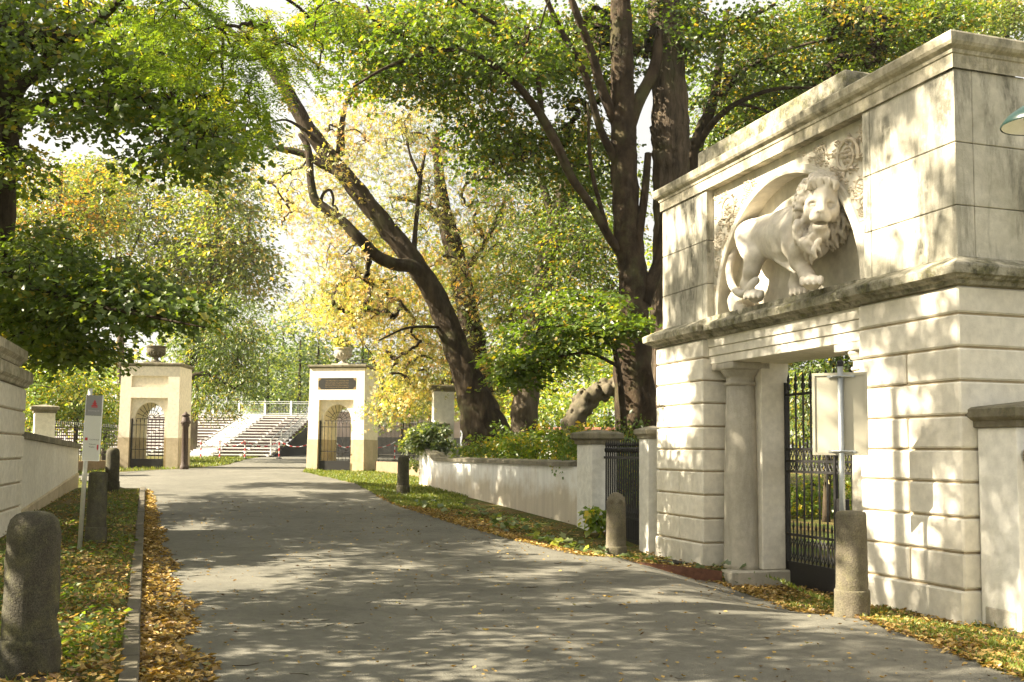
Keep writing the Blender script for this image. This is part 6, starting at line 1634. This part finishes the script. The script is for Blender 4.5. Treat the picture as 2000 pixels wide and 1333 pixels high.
# ------------------------------------------------------------------ grass, ivy and fallen leaves on the ground
M['fallen'] = mat_leaf('fallen_leaf', [(0, (.07, .04, .018)), (.3, (.20, .12, .04)), (.55, (.36, .24, .07)), (.85, (.52, .37, .14)), (1, (.20, .19, .06))], trans=.2, gloss=.04)
M['grass'] = mat_leaf('grass_blade', [(0, (.07, .11, .02)), (.5, (.14, .19, .035)), (1, (.32, .30, .09))], trans=.4, gloss=.03)
r = np.random.default_rng(77)
def scatter(name, X, Y, size, mat, tpl='curl', zoff=None, tilt=.45, base=None):
    n = len(X); Z = (gz(X, Y) if base is None else base) + .008 + (0 if zoff is None else zoff)
    az = r.uniform(-np.pi, np.pi, n)
    yd = np.stack([np.cos(az), np.sin(az), r.normal(0, tilt * .6, n)], 1); nn = np.stack([r.normal(0, tilt, n), r.normal(0, tilt, n), np.ones(n)], 1)
    s_ = size * (.35 + 1.0 * r.random(n)); vv = np.clip(r.normal(.5, .25, n), 0, 1)
    o = link(name, leaf_mesh(name, np.stack([X, Y, Z], 1), yd, nn, s_, vv, tpl, M[mat])); o['kind'] = 'stuff'; return o
def logY(n, a, b): return np.exp(r.uniform(math.log(a), math.log(b), n))
def roadz(X, Y): return prof(Y) - rdip(X, Y) + .008
# drift in the gutter
n = 9500; Y = logY(n, 5, 27); wv = np.interp(Y, [5, 7, 10, 15, 27], [.62, .50, .48, .36, .16]) * (1 + .3 * np.sin(Y * 3.1) * np.sin(Y * 1.3))
f = r.random(n) ** 1.5; X = xl(Y) + .01 + wv * f
z1 = (1 - f) * .05 * r.random(n)
scatter('fallen_leaves', X, Y, .062, 'fallen', zoff=z1, base=roadz(X, Y))
# left verge
n = 8000; Y = logY(n, 5, 25); X = xl(Y) - .14 - np.abs(r.normal(0, 1.0, n)) * np.interp(Y, [5, 25], [.9, 1.3]); k = (np.sin(X * 2.3 + Y * 1.1) + np.sin(Y * 2.7 - X) + r.normal(0, .8, n)) > -.7
scatter('fallen_leaves', X[k], Y[k], .06, 'fallen', zoff=r.random(k.sum()) * .035)
# right verge: thick before the fence, thin on the grass
n = 24000; Y = logY(n, 7, 26); s_ = np.abs(r.normal(0, 1, n)) * np.interp(Y, [7, 12, 14.5, 16, 20, 26], [.7, .6, .9, 1.1, 1.0, .6]) - .12; X = xr(Y) + s_
k = r.random(n) < np.interp(Y, [7, 9, 12.6, 14.4, 20, 24], [.45, .45, .45, 1, 1, .6])
X, Y = X[k], Y[k]; on = X < xr(Y)
scatter('fallen_leaves', X, Y, .055, 'fallen', zoff=r.random(len(X)) * .02, base=np.where(on, roadz(X, Y), gz(X, Y)))
# single leaves strewn over the asphalt
n = 1500; Y = logY(n, 5.5, 24); a_, b_ = xl(Y), xr(Y); u = r.beta(1.0, .75, n); X = a_ + (b_ - a_) * u
scatter('fallen_leaves', X, Y, .045, 'fallen', base=roadz(X, Y), tilt=.3)
# ground ivy and seedlings at the wall foot
n = 900; Y = r.uniform(14.5, 24, n); s_ = r.uniform(.35, 1.5, n); X = xr(Y) + s_; k = (np.sin(Y * 3) + np.sin(X * 4 + Y) + r.normal(0, .7, n)) > .2
scatter('ground_ivy', X[k], Y[k], .12, 'leaf_ivy', 'maple', zoff=.03 + r.random(k.sum()) * .12, tilt=.5)
n = 5000; Y = logY(n, 5, 22); X = xl(Y) - .15 - np.abs(r.normal(0, 1.1, n)); k = (np.sin(X * 1.9 - Y * 1.3) + np.sin(Y * 1.7 + X * 2) + r.normal(0, .6, n)) > .1
scatter('ground_cover', X[k], Y[k], .075, 'leaf_dark', 'rhomb', zoff=.015 + r.random(k.sum()) * .06, tilt=.6)
def blades(name, X, Y, h, base=None):
    n = len(X); Z = gz(X, Y) if base is None else base
    yd = np.stack([r.normal(0, .38, n), r.normal(0, .38, n), np.ones(n)], 1); nn = np.stack([r.normal(0, 1, n), r.normal(0, 1, n), r.normal(0, .2, n)], 1)
    vv = np.clip(r.normal(.45, .25, n), 0, 1)
    o = link(name, leaf_mesh(name, np.stack([X, Y, Z - .005], 1), yd, nn, h * (.5 + .8 * r.random(n)), vv, 'narrow', M['grass'])); o['kind'] = 'stuff'
n = 16000; Y = logY(n, 6.5, 13.5); X = xr(Y) + np.abs(r.normal(0, .55, n)) - .05
k = (np.sin(X * 5 + Y * 2) + np.sin(Y * 4.1) + r.normal(0, .8, n)) > -.5
blades('grass', X[k], Y[k], .055)
n = 16000; Y = logY(n, 5, 26); X = xl(Y) - .15 - np.abs(r.normal(0, 1.0, n)) * 1.2
k = (np.sin(X * 2.3 + Y * 1.1 + 2) + np.sin(Y * 2.1 - X) + r.normal(0, .7, n)) > .1
blades('grass', X[k], Y[k], .06)
n = 20000; Y = logY(n, 23, 41); X = xr(Y) + r.uniform(0, 1, n) ** 1.2 * np.interp(Y, [19, 24, 32, 41], [1.2, 1.6, 4, 4.5])
blades('grass', X, Y, .08)
n = 7000; Y = r.uniform(29, 60, n); X = xl(Y) - r.uniform(0, 3.5, n)
blades('grass', X, Y, .10)

# ------------------------------------------------------------------ thin autumn haze
m = bpy.data.materials.new('haze'); m.use_nodes = True; nt = m.node_tree; nt.nodes.clear()
o_ = nt.nodes.new('ShaderNodeOutputMaterial'); v_ = nt.nodes.new('ShaderNodeVolumePrincipled')
v_.inputs['Color'].default_value = (.97, .96, .93, 1); v_.inputs['Density'].default_value = .0003; v_.inputs['Anisotropy'].default_value = .3
nt.links.new(v_.outputs[0], o_.inputs['Volume'])
hz = MB().box(-345, 345, -20, 372, -2.0, 36).build('haze', m); hz['kind'] = 'stuff'

# a few dropped twigs on the asphalt and in the gutter
tg = MB()
for k in range(42):
    y = float(np.exp(rsh.uniform(math.log(6), math.log(22)))); x = float(xl(y)) + (float(xr(y)) - float(xl(y))) * float(rsh.beta(.7, .8)); z = float(roadz(np.array([x]), np.array([y]))[0]) + .006
    a0 = rsh.uniform(0, 6.28); l0 = rsh.uniform(.05, .22)
    p0 = Vector((x, y, z)); d0 = Vector((math.cos(a0), math.sin(a0), 0)) * l0; e0_ = Vector((-math.sin(a0), math.cos(a0), 0)) * l0 * .2
    tg.tube([p0, p0 + d0 * .5 + e0_, p0 + d0 + Vector((0, 0, .008))], .003, 4)
    if k % 3 == 0: tg.tube([p0 + d0 * .5 + e0_, p0 + d0 * .7 + e0_ * 2.5], .002, 4)
tg.build('fallen_twigs', M['bark'])['kind'] = 'stuff'
